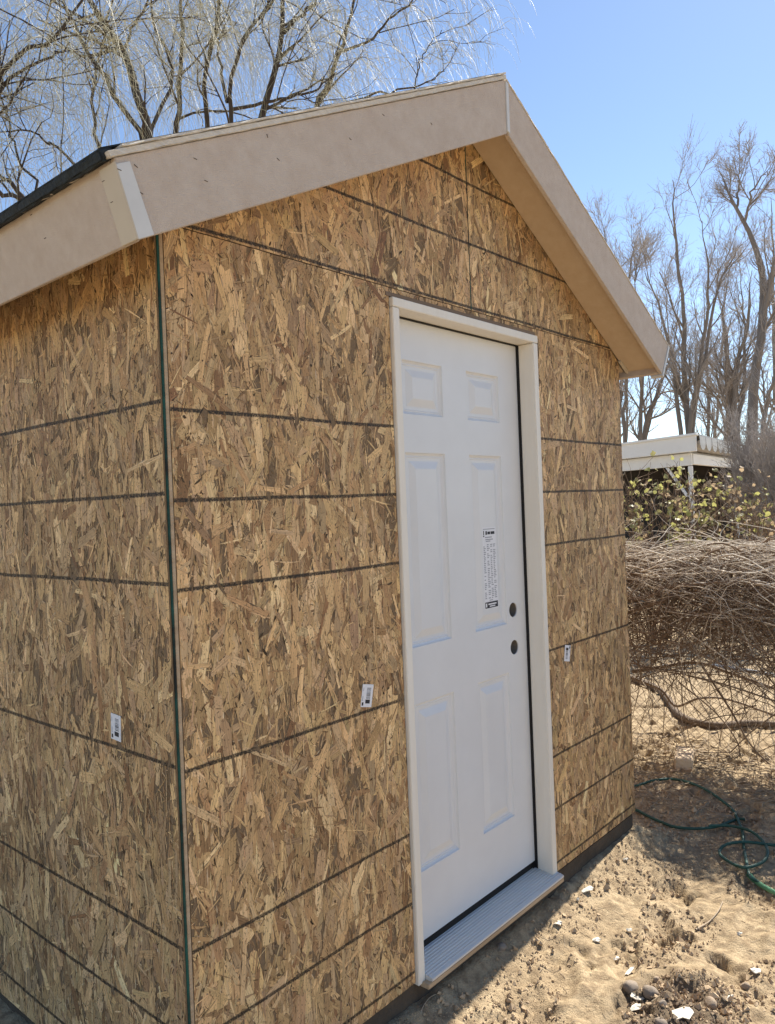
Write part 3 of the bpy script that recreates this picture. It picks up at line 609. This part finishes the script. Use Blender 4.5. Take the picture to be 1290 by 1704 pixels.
tube_obj('top_rail', [(.03, -2.4, 1.02), (.03, 2.6, 1.02)], .016, .016, M['wire'], fence, K=2, S=10)

th = empty('vine_thicket', (FX, 0, GZ), 'tangled mound of bare vine canes heaped over the chain link fence', 'thicket')
def canes(n, cx_, cz_, rx, rz, ylo, yhi, ldir, lmin, lmax, r0, seed, sag=.5, K=9, shell=.0):
    q = np.random.default_rng(seed); a = q.uniform(0, 2*np.pi, n); rr = np.sqrt(q.uniform(shell, 1, n)); y = q.uniform(ylo, yhi, n)
    P0 = np.stack([cx_+rx*rr*np.cos(a), y, cz_+rz*rr*np.sin(a)], -1); d = norm(q.normal(0, 1, (n, 3))*np.array(ldir)); L_ = q.uniform(lmin, lmax, n); cur = norm(q.normal(0, 1, (n, 3))); P = np.empty((n, K, 3)); P[:, 0] = P0
    for k in range(1, K):
        d = norm(d+cur*.28+np.array((0, 0, -sag*.3))*(k/K)+q.normal(0, .07, (n, 3)))
        P[:, k] = P[:, k-1]+d*(L_/(K-1))[:, None]
        out = ((P[:, k, 0]-cx_)/rx)**2+((P[:, k, 2]-cz_)/rz)**2; s = np.where((out > 1.25), .82, 1.)      # stay with the heap
        P[:, k, 0] = cx_+(P[:, k, 0]-cx_)*s
        P[:, k, 2] = np.maximum(np.where(P[:, k, 2] > cz_, cz_+(P[:, k, 2]-cz_)*s, P[:, k, 2]), .02)
    R = (r0*(.5+1.6*q.random(n)**3))[:, None]*np.linspace(1, .45, K)[None]
    return tubes(P, R, 4)
M['canelight'] = mat('sunlit_bleached_cane', (.70, .63, .52), .8, (12, (.46, .38, .29), .25)); M['canedark'] = mat('brown_cane', (.25, .175, .115), .85, (12, (.14, .095, .065), .25))  # light cane: bleached, with the heap's sunlit top painted into its colour
def stuffpart(nm, vq, m, par): o = link(nm, meshnp(nm, *vq), m, par); o['kind'] = 'stuff'; return o
stuffpart('sunlit_bleached_canes', merge([canes(900, .05, .97, .42, .27, -2.2, 2.3, (.7, 1.3, .35), .4, 1.2, .0026, 21, .6, shell=.5), canes(900, .0, 1.12, .36, .14, -2.2, 2.3, (.6, 1.3, .16), .35, 1.0, .0026, 22, .4)]), M['canelight'], th)
stuffpart('brown_and_shading_canes', merge([canes(2300, .05, .97, .40, .23, -2.2, 2.3, (1, 1, .6), .3, .9, .0026, 23, .1), canes(260, -.05, .72, .40, .2, -2.2, 1.2, (.7, 1.4, .8), .5, 1.3, .0022, 24, .9), canes(700, .05, 1.02, .26, .12, -2.2, 2.3, (.7, 1.2, .5), .3, .8, .0058, 29, .1), canes(1150, .03, .80, .38, .24, -2.2, 2.0, (.9, 1.2, .8), .35, .95, .0024, 27, .35)]), M['canedark'], th)  # thick canes in the core are added unseen, to deepen the heap's shadow
stuffpart('trailing_canes', merge([canes(60, -.1, .5, .3, .2, -2.0, .5, (.5, 1.6, .5), .7, 1.6, .0038, 25, .6)]), M['vinewood'], th)
qv = np.random.default_rng(88); nv = 46; K9 = 12; PV = np.empty((nv, K9, 3)); ys = qv.uniform(-1.2, .75, nv); xs_ = qv.uniform(-.35, .2, nv); zs = qv.uniform(.45, .95, nv); ly = qv.uniform(.35, 1.1, nv); lx = qv.uniform(-.45, .15, nv); hump = qv.uniform(.0, .22, nv); zend = qv.uniform(.0, .35, nv)
for k in range(K9):
    t_ = k/(K9-1); PV[:, k, 0] = xs_+lx*t_+qv.normal(0, .006, nv); PV[:, k, 1] = ys-ly*t_; PV[:, k, 2] = zs+(zend-zs)*t_**1.5+hump*4*t_*(1-t_)+qv.normal(0, .005, nv)
stuffpart('arching_canes', tubes(PV, (qv.uniform(.0018, .0052, nv))[:, None]*np.linspace(1, .4, K9)[None], 5), M['vinewood'], th)
def vine(pts, r0, r1): 
    P = np.array(pts)-np.array(th.location); tube_obj('vine_stem', P, r0, r1, M['vinewood'], th, K=30, S=8)
vine([at(1052, 1118, 4.9), at(1100, 1110, 4.85), at(1160, 1103, 4.8), at(1215, 1120, 4.75), at(1300, 1150, 4.7)], .012, .008)
vine([at(1052, 1128, 5.3), at(1100, 1148, 5.2), at(1125, 1175, 5.1), at(1165, 1162, 5.0), at(1215, 1165, 5.0), at(1300, 1195, 4.9)], .009, .006)
vine([at(1170, 1110, 4.7), at(1215, 1180, 4.5), at(1250, 1240, 4.4), at(1300, 1290, 4.35)], .007, .004)
vine([at(1130, 1135, 4.8), at(1190, 1185, 4.7), at(1225, 1230, 4.55), at(1240, 1265, 4.5), at(1300, 1275, 4.5)], .005, .003)
vine([at(1130, 1040, 4.8), at(1165, 960, 4.8), at(1205, 945, 4.75), at(1245, 955, 4.7), at(1262, 975, 4.7)], .006, .004)
# branch lying beyond the fence
M['bark'] = mat('weathered_bark', (.2, .15, .105), .9, (14, (.12, .085, .06), .25), .6, 40)
bp_ = [on_ground(*p)+np.array((0, 0, .02)) for p in ((1050, 1132), (1090, 1148), (1112, 1168), (1128, 1192), (1155, 1206), (1195, 1213), (1240, 1209), (1310, 1212))]
fb = tube_obj('fallen_branch', bp_, .027, .020, M['bark'], K=50, S=10); tag(fb, 'long crooked bare branch lying on sand beyond the fence', 'branch')
pp_ = [on_ground(*p)+np.array((0, 0, .015)) for p in ((1100, 1111), (1165, 1108), (1230, 1116), (1310, 1130))]
M['pvc'] = mat('weathered_pipe', (.62, .64, .62), .5, (9, (.48, .48, .45), .25)); tag(tube_obj('pale_pipe', pp_, .013, .013, M['pvc'], K=30, S=10), 'pale plastic pipe lying across the far sand', 'pipe')
# twig litter under the thicket
n = 900; q_ = np.random.default_rng(77); X = q_.uniform(2.75, 3.9, n); Y = q_.uniform(-1.2, .9, n); a = q_.uniform(0, 6.3, n); l = q_.uniform(.03, .16, n); P = np.empty((n, 4, 3))
for k in range(4):
    P[:, k, 0] = X+np.cos(a)*l*(k/3-.5); P[:, k, 1] = Y+np.sin(a)*l*(k/3-.5)+q_.normal(0, .006, n); P[:, k, 2] = gheight(P[:, k, 0], P[:, k, 1])+.004+q_.uniform(0, .012, n)
n2 = 260; P2_ = np.empty((n2, 4, 3)); X = q_.uniform(.9, 3.0, n2); Y = q_.uniform(-1.1, -.02, n2); a = q_.uniform(0, 6.3, n2); l = q_.uniform(.008, .05, n2)
for k in range(4):
    P2_[:, k, 0] = X+np.cos(a)*l*(k/3-.5); P2_[:, k, 1] = Y+np.sin(a)*l*(k/3-.5)+q_.normal(0, .0015, n2); P2_[:, k, 2] = gheight(P2_[:, k, 0], P2_[:, k, 1])+.002
P = np.concatenate([P, P2_]); n += n2
tag(stuffpart('twig_litter', tubes(P, np.where(np.arange(n)[:, None] < 900, .0022, .0009)*np.ones((n, 4)), 3), M['twig'], None), 'dry broken twigs littering the soil under the thicket', 'litter')

# ------------------------------------------------------------------ trees
def grow(P, R, nper, lmin, lmax, ang, trop, K=5, tmin=.25, r_k=.5, rmin=.003, seed=1, wob=.12, lfall=.5, tb=1.0):
    q = np.random.default_rng(seed); N, KP, _ = P.shape; n = N*nper; pi = np.repeat(np.arange(N), nper); t = (tmin+(1-tmin)*q.random(n)**tb)*(KP-1); i = np.minimum(t.astype(int), KP-2); f = (t-i)[:, None]
    p0 = P[pi, i]*(1-f)+P[pi, i+1]*f; d = norm(P[pi, i+1]-P[pi, i]); r0 = R[pi, i]*(1-f[:, 0])+R[pi, i+1]*f[:, 0]
    pe = norm(np.cross(d, q.normal(0, 1, (n, 3)))); a = q.normal(ang, ang*.3, n)[:, None]; d = norm(d*np.cos(a)+pe*np.sin(a)); L_ = q.uniform(lmin, lmax, n)*(1-lfall*(t/(KP-1)-tmin))
    C = np.empty((n, K, 3)); C[:, 0] = p0; tr = np.array(trop)
    for k in range(1, K): d = norm(d+tr*(k/K)+q.normal(0, wob, (n, 3))); C[:, k] = C[:, k-1]+d*(L_/(K-1))[:, None]
    RR = np.maximum(rmin, r0*r_k)[:, None]*np.linspace(1, .4, K)[None]; RR = np.maximum(RR, rmin*.6)
    return C, RR
def stem_set(lst, K=9):
    P = np.array([resample(p, K) for p, a, b in lst]); R = np.array([np.linspace(a, b, K) for p, a, b in lst]); return P, R
M['willowbark'] = mat('willow_bark', (.046, .036, .029), .9, (9, (.09, .07, .056), .25), .6, 30, stretch=(1, 1, .3)); M['willowtwig'] = mat('willow_twig', (.66, .64, .46), .5, (2, (.40, .37, .26), .2)); M['treebark'] = mat('grey_bark', (.19, .16, .135), .9, (5, (.27, .23, .19), .25), .6, 14, stretch=(1, 1, .3)); M['treetwig'] = mat('grey_twig', (.40, .36, .325), .8, (1, (.33, .29, .26), .3))
def join_depth(px_, py_, lst, D):                             # depth of the already built limb nearest to a fork point
    best = (1e9, D)
    for P, _, _ in lst:
        Q = resample(P, 40)-CAM; z = Q@CF; d = np.hypot(645+FPX*(Q@CR)/z-px_, 852-FPX*(Q@CU)/z-py_); k = int(d.argmin())
        if d[k] < best[0]: best = (d[k], z[k])
    return best[1]
NOFORK = {(205, 85), (472, 55), (385, 182), (570, 85), (690, 147), (378, 170), (560, 175), (130, 280)}
def willow(base, D, limbs, label, seed, nb=8, ns=10, ls=(.7, 2.1)):
    b = at(*base, D); b[2] = -.1; root = empty('willow_tree', b, label, 'tree', 'bare willow trees behind the shed')
    fork = at(base[0]+5, 560, D); lst = []
    r_m = max(l[1] for l in limbs)*D/FPX
    q = np.random.default_rng(seed)
    for pts, w0, w1 in limbs:
        dd = q.uniform(-1.0, 1.0); n = len(pts); P = [at(x, y, D+dd*(k+1)/n*1.3) for k, (x, y) in enumerate(pts)]
        if pts[0] in NOFORK: D0 = join_depth(*pts[0], lst, D); lst.append((np.array([at(x, y, D0+dd*k/n*1.3) for k, (x, y) in enumerate(pts)]), w0*.5*D/FPX, w1*.35*D/FPX))
        else:
            low = at(pts[0][0]+(base[0]-pts[0][0])*.25, pts[0][1]+110, D); lst.append((np.array([fork, low]+P), w0*.5*D/FPX*1.2, w1*.4*D/FPX))
    P, R = stem_set(lst, 16); P[:, 4:-1] += np.random.default_rng(seed+9).normal(0, .022, P[:, 4:-1].shape)
    tr = resample([b, (b+fork)/2+np.array((.05, .05, 0)), fork], 8)[None]
    v1 = tubes(tr, np.linspace(r_m*1.4, r_m*.9, 8)[None], 10); v2 = tubes(P, R, 7)
    o = link('trunk', meshnp('trunk', *merge([v1, v2])), M['willowbark'], root); o.location = -root.location if False else (0, 0, 0); o.matrix_parent_inverse = Matrix.Translation(-Vector(b))
    P1, R1 = grow(P, R, nb, .7, 1.9, .75, (0, 0, .05), 6, .22, .5, .008, seed+1, .16)
    P2, R2 = grow(P1, R1, 4, .4, 1.0, .8, (0, 0, -.05), 5, .2, .55, .005, seed+2, .2)
    br_ = link('branches', meshnp('branches', *merge([tubes(P1, R1, 5), tubes(P2, R2, 4)])), M['willowbark'], root); br_.matrix_parent_inverse = Matrix.Translation(-Vector(b)); br_['kind'] = 'stuff'
    A = grow(P1, R1, ns, ls[0], ls[1], .9, (0, 0, -.95), 7, .1, .1, .0030, seed+3, .1, .2); B_ = grow(P2, R2, max(2, ns//2), ls[0], ls[1], .9, (0, 0, -1.0), 7, .1, .1, .0027, seed+4, .1, .2)
    C_ = grow(A[0], A[1], 1, .2, .6, .6, (0, 0, -.5), 4, .1, .1, .0024, seed+5, .14, .2)
    cr = link('crown', meshnp('crown', *merge([tubes(A[0], A[1], 3), tubes(B_[0], B_[1], 3), tubes(C_[0], C_[1], 3)])), M['willowtwig'], root); cr.matrix_parent_inverse = Matrix.Translation(-Vector(b)); cr['kind'] = 'stuff'
    return root
willow((262, 1000), 11, [([(250, 235), (232, 160), (210, 95), (190, 60), (165, 25), (147, 0), (125, -60), (105, -140)], 15, 9), ([(240, 230), (200, 175), (165, 120), (135, 75), (120, 30), (105, 0), (85, -80)], 9, 5), ([(165, 250), (158, 215), (155, 150), (165, 90), (175, 60), (190, 0), (200, -70)], 6, 3), ([(205, 85), (225, 40), (245, 0), (270, -70)], 5, 3), ([(250, 215), (290, 130), (275, 80), (250, 10), (245, -70)], 7, 4)],
       'bare willow with a thick dark curved limb behind the roof corner', 100, ns=9)
willow((-40, 1000), 9.5, [([(45, 345), (20, 310), (-10, 285), (-70, 240)], 9, 6), ([(40, 345), (0, 318), (-60, 290)], 10, 7), ([(-30, 220), (0, 145), (5, 115), (60, 75), (95, 60), (125, 20), (140, -40)], 10, 4), ([(-20, 190), (5, 140), (50, 110), (95, 90), (115, 70)], 8, 3), ([(60, 320), (40, 280), (25, 235), (10, 200), (-15, 130)], 5, 3), ([(130, 280), (90, 240), (50, 222), (0, 220)], 5, 3), ([(-40, 200), (-30, 60), (20, -20), (60, -90)], 9, 4)],
       'bare willow whose reddish brown limbs reach in over the black roofing edge', 130, nb=6, ns=8)
willow((360, 1000), 12.5, [([(290, 225), (300, 180), (298, 130), (305, 60), (300, 0), (295, -80)], 10, 5), ([(345, 205), (340, 130), (355, 80), (365, 0), (368, -90)], 9, 5), ([(385, 205), (378, 150), (400, 80), (430, 35), (455, 0), (490, -70)], 8, 4), ([(378, 170), (366, 110), (360, 40), (380, -60)], 6, 3), ([(432, 195), (450, 150), (465, 90), (472, 40), (472, -30), (465, -110)], 12, 7), ([(472, 55), (495, 30), (520, 5), (560, -60)], 7, 4), ([(385, 182), (450, 170), (520, 150), (560, 120)], 6, 3)],
       'bare willow with several upright limbs behind the middle of the roof slope', 160)
willow((540, 1000), 13, [([(525, 180), (545, 140), (560, 105), (575, 55), (590, 0), (600, -70)], 10, 4), ([(570, 85), (620, 65), (650, 30), (690, 0), (720, -50)], 5, 2.5), ([(560, 175), (620, 160), (690, 145), (740, 118)], 5, 2.5), ([(690, 147), (700, 100), (735, 50)], 3, 2)],
       'slender bare willow with arching twigs near the roof ridge', 190, nb=5, ns=8, ls=(.4, 1.3))
NOFORK2 = {(1241, 376), (1226, 345), (1262, 580)}
def tree(base, D, limbs, label, seed, nb=11, nt=8, nf=5, sc=1.0, ang=.55):
    b = at(*base, D); b[2] = -.2; root = empty('bare_tree', b, label, 'tree', 'bare trees beyond the patio cover'); lst = []; q = np.random.default_rng(seed)
    for pts, w0, w1 in limbs:
        n = len(pts); dd = q.uniform(-1.8, 1.8); P = [at(x, y, D+dd*(k+1)/n) for k, (x, y) in enumerate(pts)]
        if pts[0] in NOFORK2: D0 = join_depth(*pts[0], lst, D); lst.append((np.array([at(x, y, D0+dd*k/n) for k, (x, y) in enumerate(pts)]), w0*.5*D/FPX, .009))
        else: lst.append((np.array([b+np.array((q.normal(0, .12), q.normal(0, .12), 0))]+P), w0*.5*D/FPX, .010))
    P, R = stem_set(lst, 16); P[:, 1:] += q.normal(0, .025, P[:, 1:].shape); R = R[:, :1]*(1-np.linspace(0, 1, 16)[None]**1.15)+.010
    inv = Matrix.Translation(-Vector(b)); o = link('trunk', meshnp('trunk', *tubes(P, R, 8)), M['treebark'], root); o.matrix_parent_inverse = inv
    P1, R1 = grow(P, R, nb, 1.2*sc, 3.2*sc, ang, (0, 0, .2), 7, .2, .5, .012, seed+1, .1, .6, 1.25); P2, R2 = grow(P1, R1, nt, 0.6*sc, 1.5*sc, ang, (0, 0, .18), 5, .15, .5, .006, seed+2, .13)
    P3, R3 = grow(P2, R2, nf, 0.3*sc, .8*sc, ang*1.05, (0, 0, .15), 4, .1, .5, .0058, seed+3, .15)
    P4, R4 = grow(P3, R3, 1, .2*sc, .5*sc, ang*1.05, (0, 0, .12), 3, .1, .6, .0038, seed+4, .15)
    o = link('branches', meshnp('branches', *tubes(P1, R1, 5)), M['treebark'], root); o.matrix_parent_inverse = inv; o['kind'] = 'stuff'
    o = link('crown', meshnp('crown', *merge([tubes(P2, R2, 4), tubes(P3, R3, 3), tubes(P4, R4, 3)])), M['treetwig'], root); o.matrix_parent_inverse = inv; o['kind'] = 'stuff'
tree((1146, 858), 25, [([(1145, 720), (1140, 640), (1138, 560), (1137, 500), (1125, 420), (1120, 340), (1122, 300)], 11, 3), ([(1150, 720), (1165, 600), (1178, 510), (1178, 440), (1168, 370)], 8, 3), ([(1152, 720), (1172, 590), (1195, 480), (1215, 440), (1235, 405)], 7, 3), ([(1132, 715), (1120, 610), (1105, 540), (1090, 490), (1072, 455)], 8, 3)], 'bare tree with three grey stems rising from behind the patio roof corner', 300, nb=10)
tree((1256, 858), 22, [([(1252, 715), (1258, 620), (1266, 540), (1272, 465), (1254, 405), (1230, 352), (1212, 318), (1200, 285)], 18, 4), ([(1241, 376), (1247, 335), (1262, 300), (1280, 285)], 4, 2), ([(1226, 345), (1229, 310), (1232, 280)], 3.5, 2), ([(1262, 580), (1277, 510), (1290, 430), (1300, 320)], 8, 4), ([(1272, 700), (1300, 600), (1340, 480)], 9, 4)], 'tall bare tree with a thick leaning trunk and forked top', 330, nb=9, nt=8, sc=.6)
tree((1222, 858), 27, [([(1212, 715), (1212, 620), (1205, 540), (1195, 480)], 12, 4), ([(1222, 715), (1225, 620), (1245, 540), (1250, 470)], 12, 4), ([(1208, 720), (1195, 670), (1175, 640), (1150, 630)], 5, 2), ([(1228, 710), (1238, 640), (1240, 540), (1232, 460)], 10, 4)], 'dark many stemmed bare tree beside the thick leaning trunk', 360, nb=10, nt=8)
tree((1062, 858), 28, [([(1040, 720), (1042, 640), (1036, 560), (1030, 470)], 8, 3), ([(1066, 720), (1070, 620), (1062, 520), (1058, 440)], 8, 3), ([(1074, 720), (1095, 650), (1118, 590), (1130, 500)], 10, 3)], 'bare tree with splayed stems seen under the shed eave', 390, nb=10)
tree((1005, 858), 31, [([(1015, 720), (1012, 560), (1010, 430), (1005, 380)], 9, 3), ([(1000, 720), (985, 560), (975, 440)], 8, 3), ([(1025, 720), (1040, 560), (1050, 440), (1052, 400)], 8, 3)], 'far bare tree with a fine twiggy crown above the shed rake', 420, nb=11, nt=9)
tree((1300, 858), 30, [([(1296, 720), (1290, 580), (1286, 440), (1283, 330)], 11, 3), ([(1310, 720), (1330, 560), (1340, 420)], 10, 3)], 'bare tree standing at the far end behind the grey brush', 450, nb=9)
tree((1180, 858), 36, [([(1180, 720), (1176, 600), (1170, 470)], 7, 3), ([(1150, 720), (1118, 600), (1105, 460)], 6, 3), ([(1210, 720), (1235, 600), (1250, 450)], 7, 3), ([(1190, 720), (1200, 600), (1208, 440)], 6, 3)], 'distant pale bare tree filling the gaps between the trunks', 480, nb=16, nt=9)

# ------------------------------------------------------------------ patio cover
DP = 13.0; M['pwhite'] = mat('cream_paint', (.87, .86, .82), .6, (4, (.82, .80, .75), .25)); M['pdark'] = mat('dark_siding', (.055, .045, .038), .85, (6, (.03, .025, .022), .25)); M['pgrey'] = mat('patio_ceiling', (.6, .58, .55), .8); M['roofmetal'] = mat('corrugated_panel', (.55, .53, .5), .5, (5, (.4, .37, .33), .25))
c0 = at(1152, 722, DP); zt = c0[2]
pat = empty('patio_cover', (c0[0], c0[1], -.06), 'cream painted open patio cover on posts with scalloped roof edge', 'patio cover')
dl = norm(at(1033, 735, DP*1.13)[:2]-c0[:2]); dr = norm(at(1235, 737, DP*1.28)[:2]-c0[:2])
def pt(u, v, z): p = c0[:2]+dl*u+dr*v; return (p[0]-c0[0], p[1]-c0[1], z+.06)
def pbox(nm, u0, u1, v0, v1, za, zb, m, bev=.006):
    V = [pt(u0, v0, za), pt(u1, v0, za), pt(u1, v1, za), pt(u0, v1, za), pt(u0, v0, zb), pt(u1, v0, zb), pt(u1, v1, zb), pt(u0, v1, zb)]
    return link(nm, bevel_me(meshpd(nm, V, [(0, 3, 2, 1), (4, 5, 6, 7), (0, 1, 5, 4), (1, 2, 6, 5), (2, 3, 7, 6), (3, 0, 4, 7)]), bev), m, pat)
pbox('roof_edge', -.10, 5.5, -.10, .0, zt-.30, zt-.04, M['pwhite']); pbox('roof_edge', -.13, 5.5, -.14, .03, zt-.04, zt, M['pwhite'])
pbox('beam', .06, 5.5, .06, .16, zt-.52, zt-.31, M['pwhite']); pbox('beam', .05, .15, .17, 4.2, zt-.50, zt-.32, M['pwhite'])
pbox('ceiling', .16, 5.4, .2, 4.2, zt-.30, zt-.27, M['pgrey'])
K_ = 9
for k in range(K_):                                           # rounded pan ends along the side edge
    V, F = [], []; n = 10; v0 = .02+k*.46
    for uu in (-.16, .5):
        for j in range(n+1): a = math.pi*j/n; V.append(pt(uu, v0+.225-.215*math.cos(a), zt-.12-.17*math.sin(a)*.9))
    for j in range(n): F.append((j, j+1, n+2+j, n+1+j))
    V += [pt(-.155, v0+.002, zt-.04), pt(-.155, v0+.438, zt-.04)]; F.append(tuple(range(n+1))+(len(V)-1, len(V)-2))
    me = meshpd('roof_pan', V, F); link('roof_pan', me, M['roofmetal'], pat)
pbox('roof_panel', -.12, 5.4, .05, 4.3, zt-.035, zt-.012, M['roofmetal'])
for u, v in ((.10, .11), (2.6, .11), (5.2, .11), (.10, 4.0)): pbox('post', u-.045, u+.045, v-.045, v+.045, -.06, zt-.53, M['pwhite'])
def brace(u0, z0_, u1, z1_):
    V = [pt(u0, .08, z0_), pt(u0+.07, .08, z0_), pt(u1+.07, .08, z1_), pt(u1, .08, z1_), pt(u0, .14, z0_), pt(u0+.07, .14, z0_), pt(u1+.07, .14, z1_), pt(u1, .14, z1_)]
    link('brace', bevel_me(meshpd('brace', V, [(0, 3, 2, 1), (4, 5, 6, 7), (0, 1, 5, 4), (1, 2, 6, 5), (2, 3, 7, 6), (3, 0, 4, 7)]), .004), M['pwhite'], pat)
brace(.15, zt-1.05, .62, zt-.53); brace(2.5, zt-1.05, 1.95, zt-.53); brace(2.65, zt-1.05, 3.2, zt-.53)
hse = empty('dark_house', (c0[0], c0[1], -.06), 'dark sided house wall in shade behind the patio cover', 'house')
def hbox(nm, u0, u1, v0, v1, za, zb, m): o = pbox(nm, u0, u1, v0, v1, za, zb, m, .01); o.parent = hse; return o
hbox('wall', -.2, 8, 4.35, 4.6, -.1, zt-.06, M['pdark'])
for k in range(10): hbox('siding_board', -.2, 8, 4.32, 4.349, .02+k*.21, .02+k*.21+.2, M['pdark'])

# ------------------------------------------------------------------ shrubs
def leaf_meshes():
    out = []
    for s in range(4):
        q = np.random.default_rng(900+s); n = 7; V = [(0, 0, 0)]; 
        prof = [(.15, .32), (.4, .5), (.65, .42), (.85, .22)]
        for x, y in prof: V += [(x, -y*q.uniform(.8, 1.1), .1*q.normal()), (x, 0, .06), (x, y*q.uniform(.8, 1.1), .1*q.normal())]
        V.append((1, 0, .08*q.normal())); F = [(0, 1, 2), (0, 2, 3)]
        for k in range(3): a = 1+3*k; F += [(a, a+3, a+4, a+1), (a+1, a+4, a+5, a+2)]
        F += [(10, 13, 11), (11, 13, 12)]; out.append(meshpd('leaf', V, F, True))
    return out
M['leafa'] = mat('yellow_green_leaf', (.50, .49, .18), .4, (9, (.34, .34, .11), .25)); M['leafb'] = mat('olive_leaf', (.27, .28, .12), .5, (9, (.38, .33, .15), .25)); M['leafc'] = mat('dry_leaf', (.5, .39, .25), .6, (9, (.36, .26, .155), .25))
for k in ('leafa', 'leafb', 'leafc'):
    nt_ = M[k].node_tree; b = nt_.nodes['Principled BSDF']; tr = nt_.nodes.new('ShaderNodeBsdfTranslucent'); mx = nt_.nodes.new('ShaderNodeMixShader'); mx.inputs[0].default_value = .4
    src = b.inputs['Base Color'].links[0].from_socket; nt_.links.new(src, tr.inputs[0]); nt_.links.new(b.outputs[0], mx.inputs[1]); nt_.links.new(tr.outputs[0], mx.inputs[2]); nt_.links.new(mx.outputs[0], nt_.nodes['Material Output'].inputs[0])
LM = [(m_, me) for m_ in ('leafa', 'leafb', 'leafc') for me in leaf_meshes()]
for m_, me in LM: me.materials.append(M[m_])
def shrub(pxc, D, wpx, toppx, label, seed, nst, nleaf, leafsize, mats, twigm='canedark', name='leafy_shrub', group=None, spread=.5, nb=5, fine=5, up=.1):
    b = at(pxc, 850, D); b[2] = GZ; top = at(pxc, toppx, D)[2]; hw = wpx*D/FPX/2; q = np.random.default_rng(seed); root = empty(name, b, label, 'shrub', group); H = top-b[2]
    n = nst; P = np.empty((n, 8, 3)); R = np.empty((n, 8)); a = q.uniform(0, 6.28, n); rr = hw*np.sqrt(q.random(n)); h = H*q.uniform(.7, .95, n)
    base = np.stack([np.cos(a)*rr*.35, np.sin(a)*rr*.35, np.zeros(n)], -1); tip = np.stack([np.cos(a)*rr, np.sin(a)*rr, h], -1)
    for k in range(8): t = k/7; P[:, k] = base+(tip-base)*np.stack([np.full(n, t**1.3), np.full(n, t**1.3), np.full(n, t**.85)], -1)+q.normal(0, .02, (n, 3)); R[:, k] = .010*(1-.7*t)
    P1, R1 = grow(P, R, nb, .25*H*.6, .5*H*.6, .6, (0, 0, up), 5, .3, .55, .004, seed+1, .2); P2, R2 = grow(P1, R1, fine, .12, .35, .7, (0, 0, up*.5), 4, .1, .5, .0028, seed+2, .22)
    o = link('stems', meshnp('stems', *merge([tubes(P, R, 5), tubes(P1, R1, 4), tubes(P2, R2, 3)])), M[twigm], root); o['kind'] = 'stuff'
    for k in range(nleaf):
        i = q.integers(len(P2)); p = P2[i, q.integers(1, 4)]
        if p[2] < H*.35: continue
        mi = mats[q.integers(len(mats))]*4+q.integers(4); me = LM[mi][1]; lf = link('leaf', me, None, root); lf.location = p; s = leafsize*q.uniform(.6, 1.25); lf.scale = (s, s, s); lf.rotation_euler = tuple(q.uniform(-1.2, 1.2, 2))+(q.uniform(0, 6.28),)
    return root
shrub(1085, 8.2, 135, 778, 'leafy shrub with yellow green leaves standing before the cream brace', 500, 18, 300, .058, (0, 0, 1, 1, 2), spread=.5, group='shrubs behind the fence')
shrub(1185, 8.6, 135, 785, 'leafy shrub with mixed yellow and brown leaves around the cream post', 530, 18, 300, .058, (0, 1, 1, 2, 2), group='shrubs behind the fence')
shrub(1262, 8.0, 125, 800, 'dry shrub with few tan leaves beside the grey twiggy brush', 560, 15, 240, .055, (2, 2, 1, 0), group='shrubs behind the fence')
shrub(1262, 11.0, 90, 690, 'tall grey brush of dense upright bare twigs', 590, 46, 0, .05, (2,), 'treetwig', 'bare_brush', 'shrubs behind the fence', nb=12, fine=9, up=.35)
shrub(1310, 10.0, 90, 700, 'grey brush of upright bare twigs leaning towards the tall brush', 620, 40, 0, .05, (2,), 'treetwig', 'bare_brush', 'shrubs behind the fence', nb=12, fine=9, up=.35)
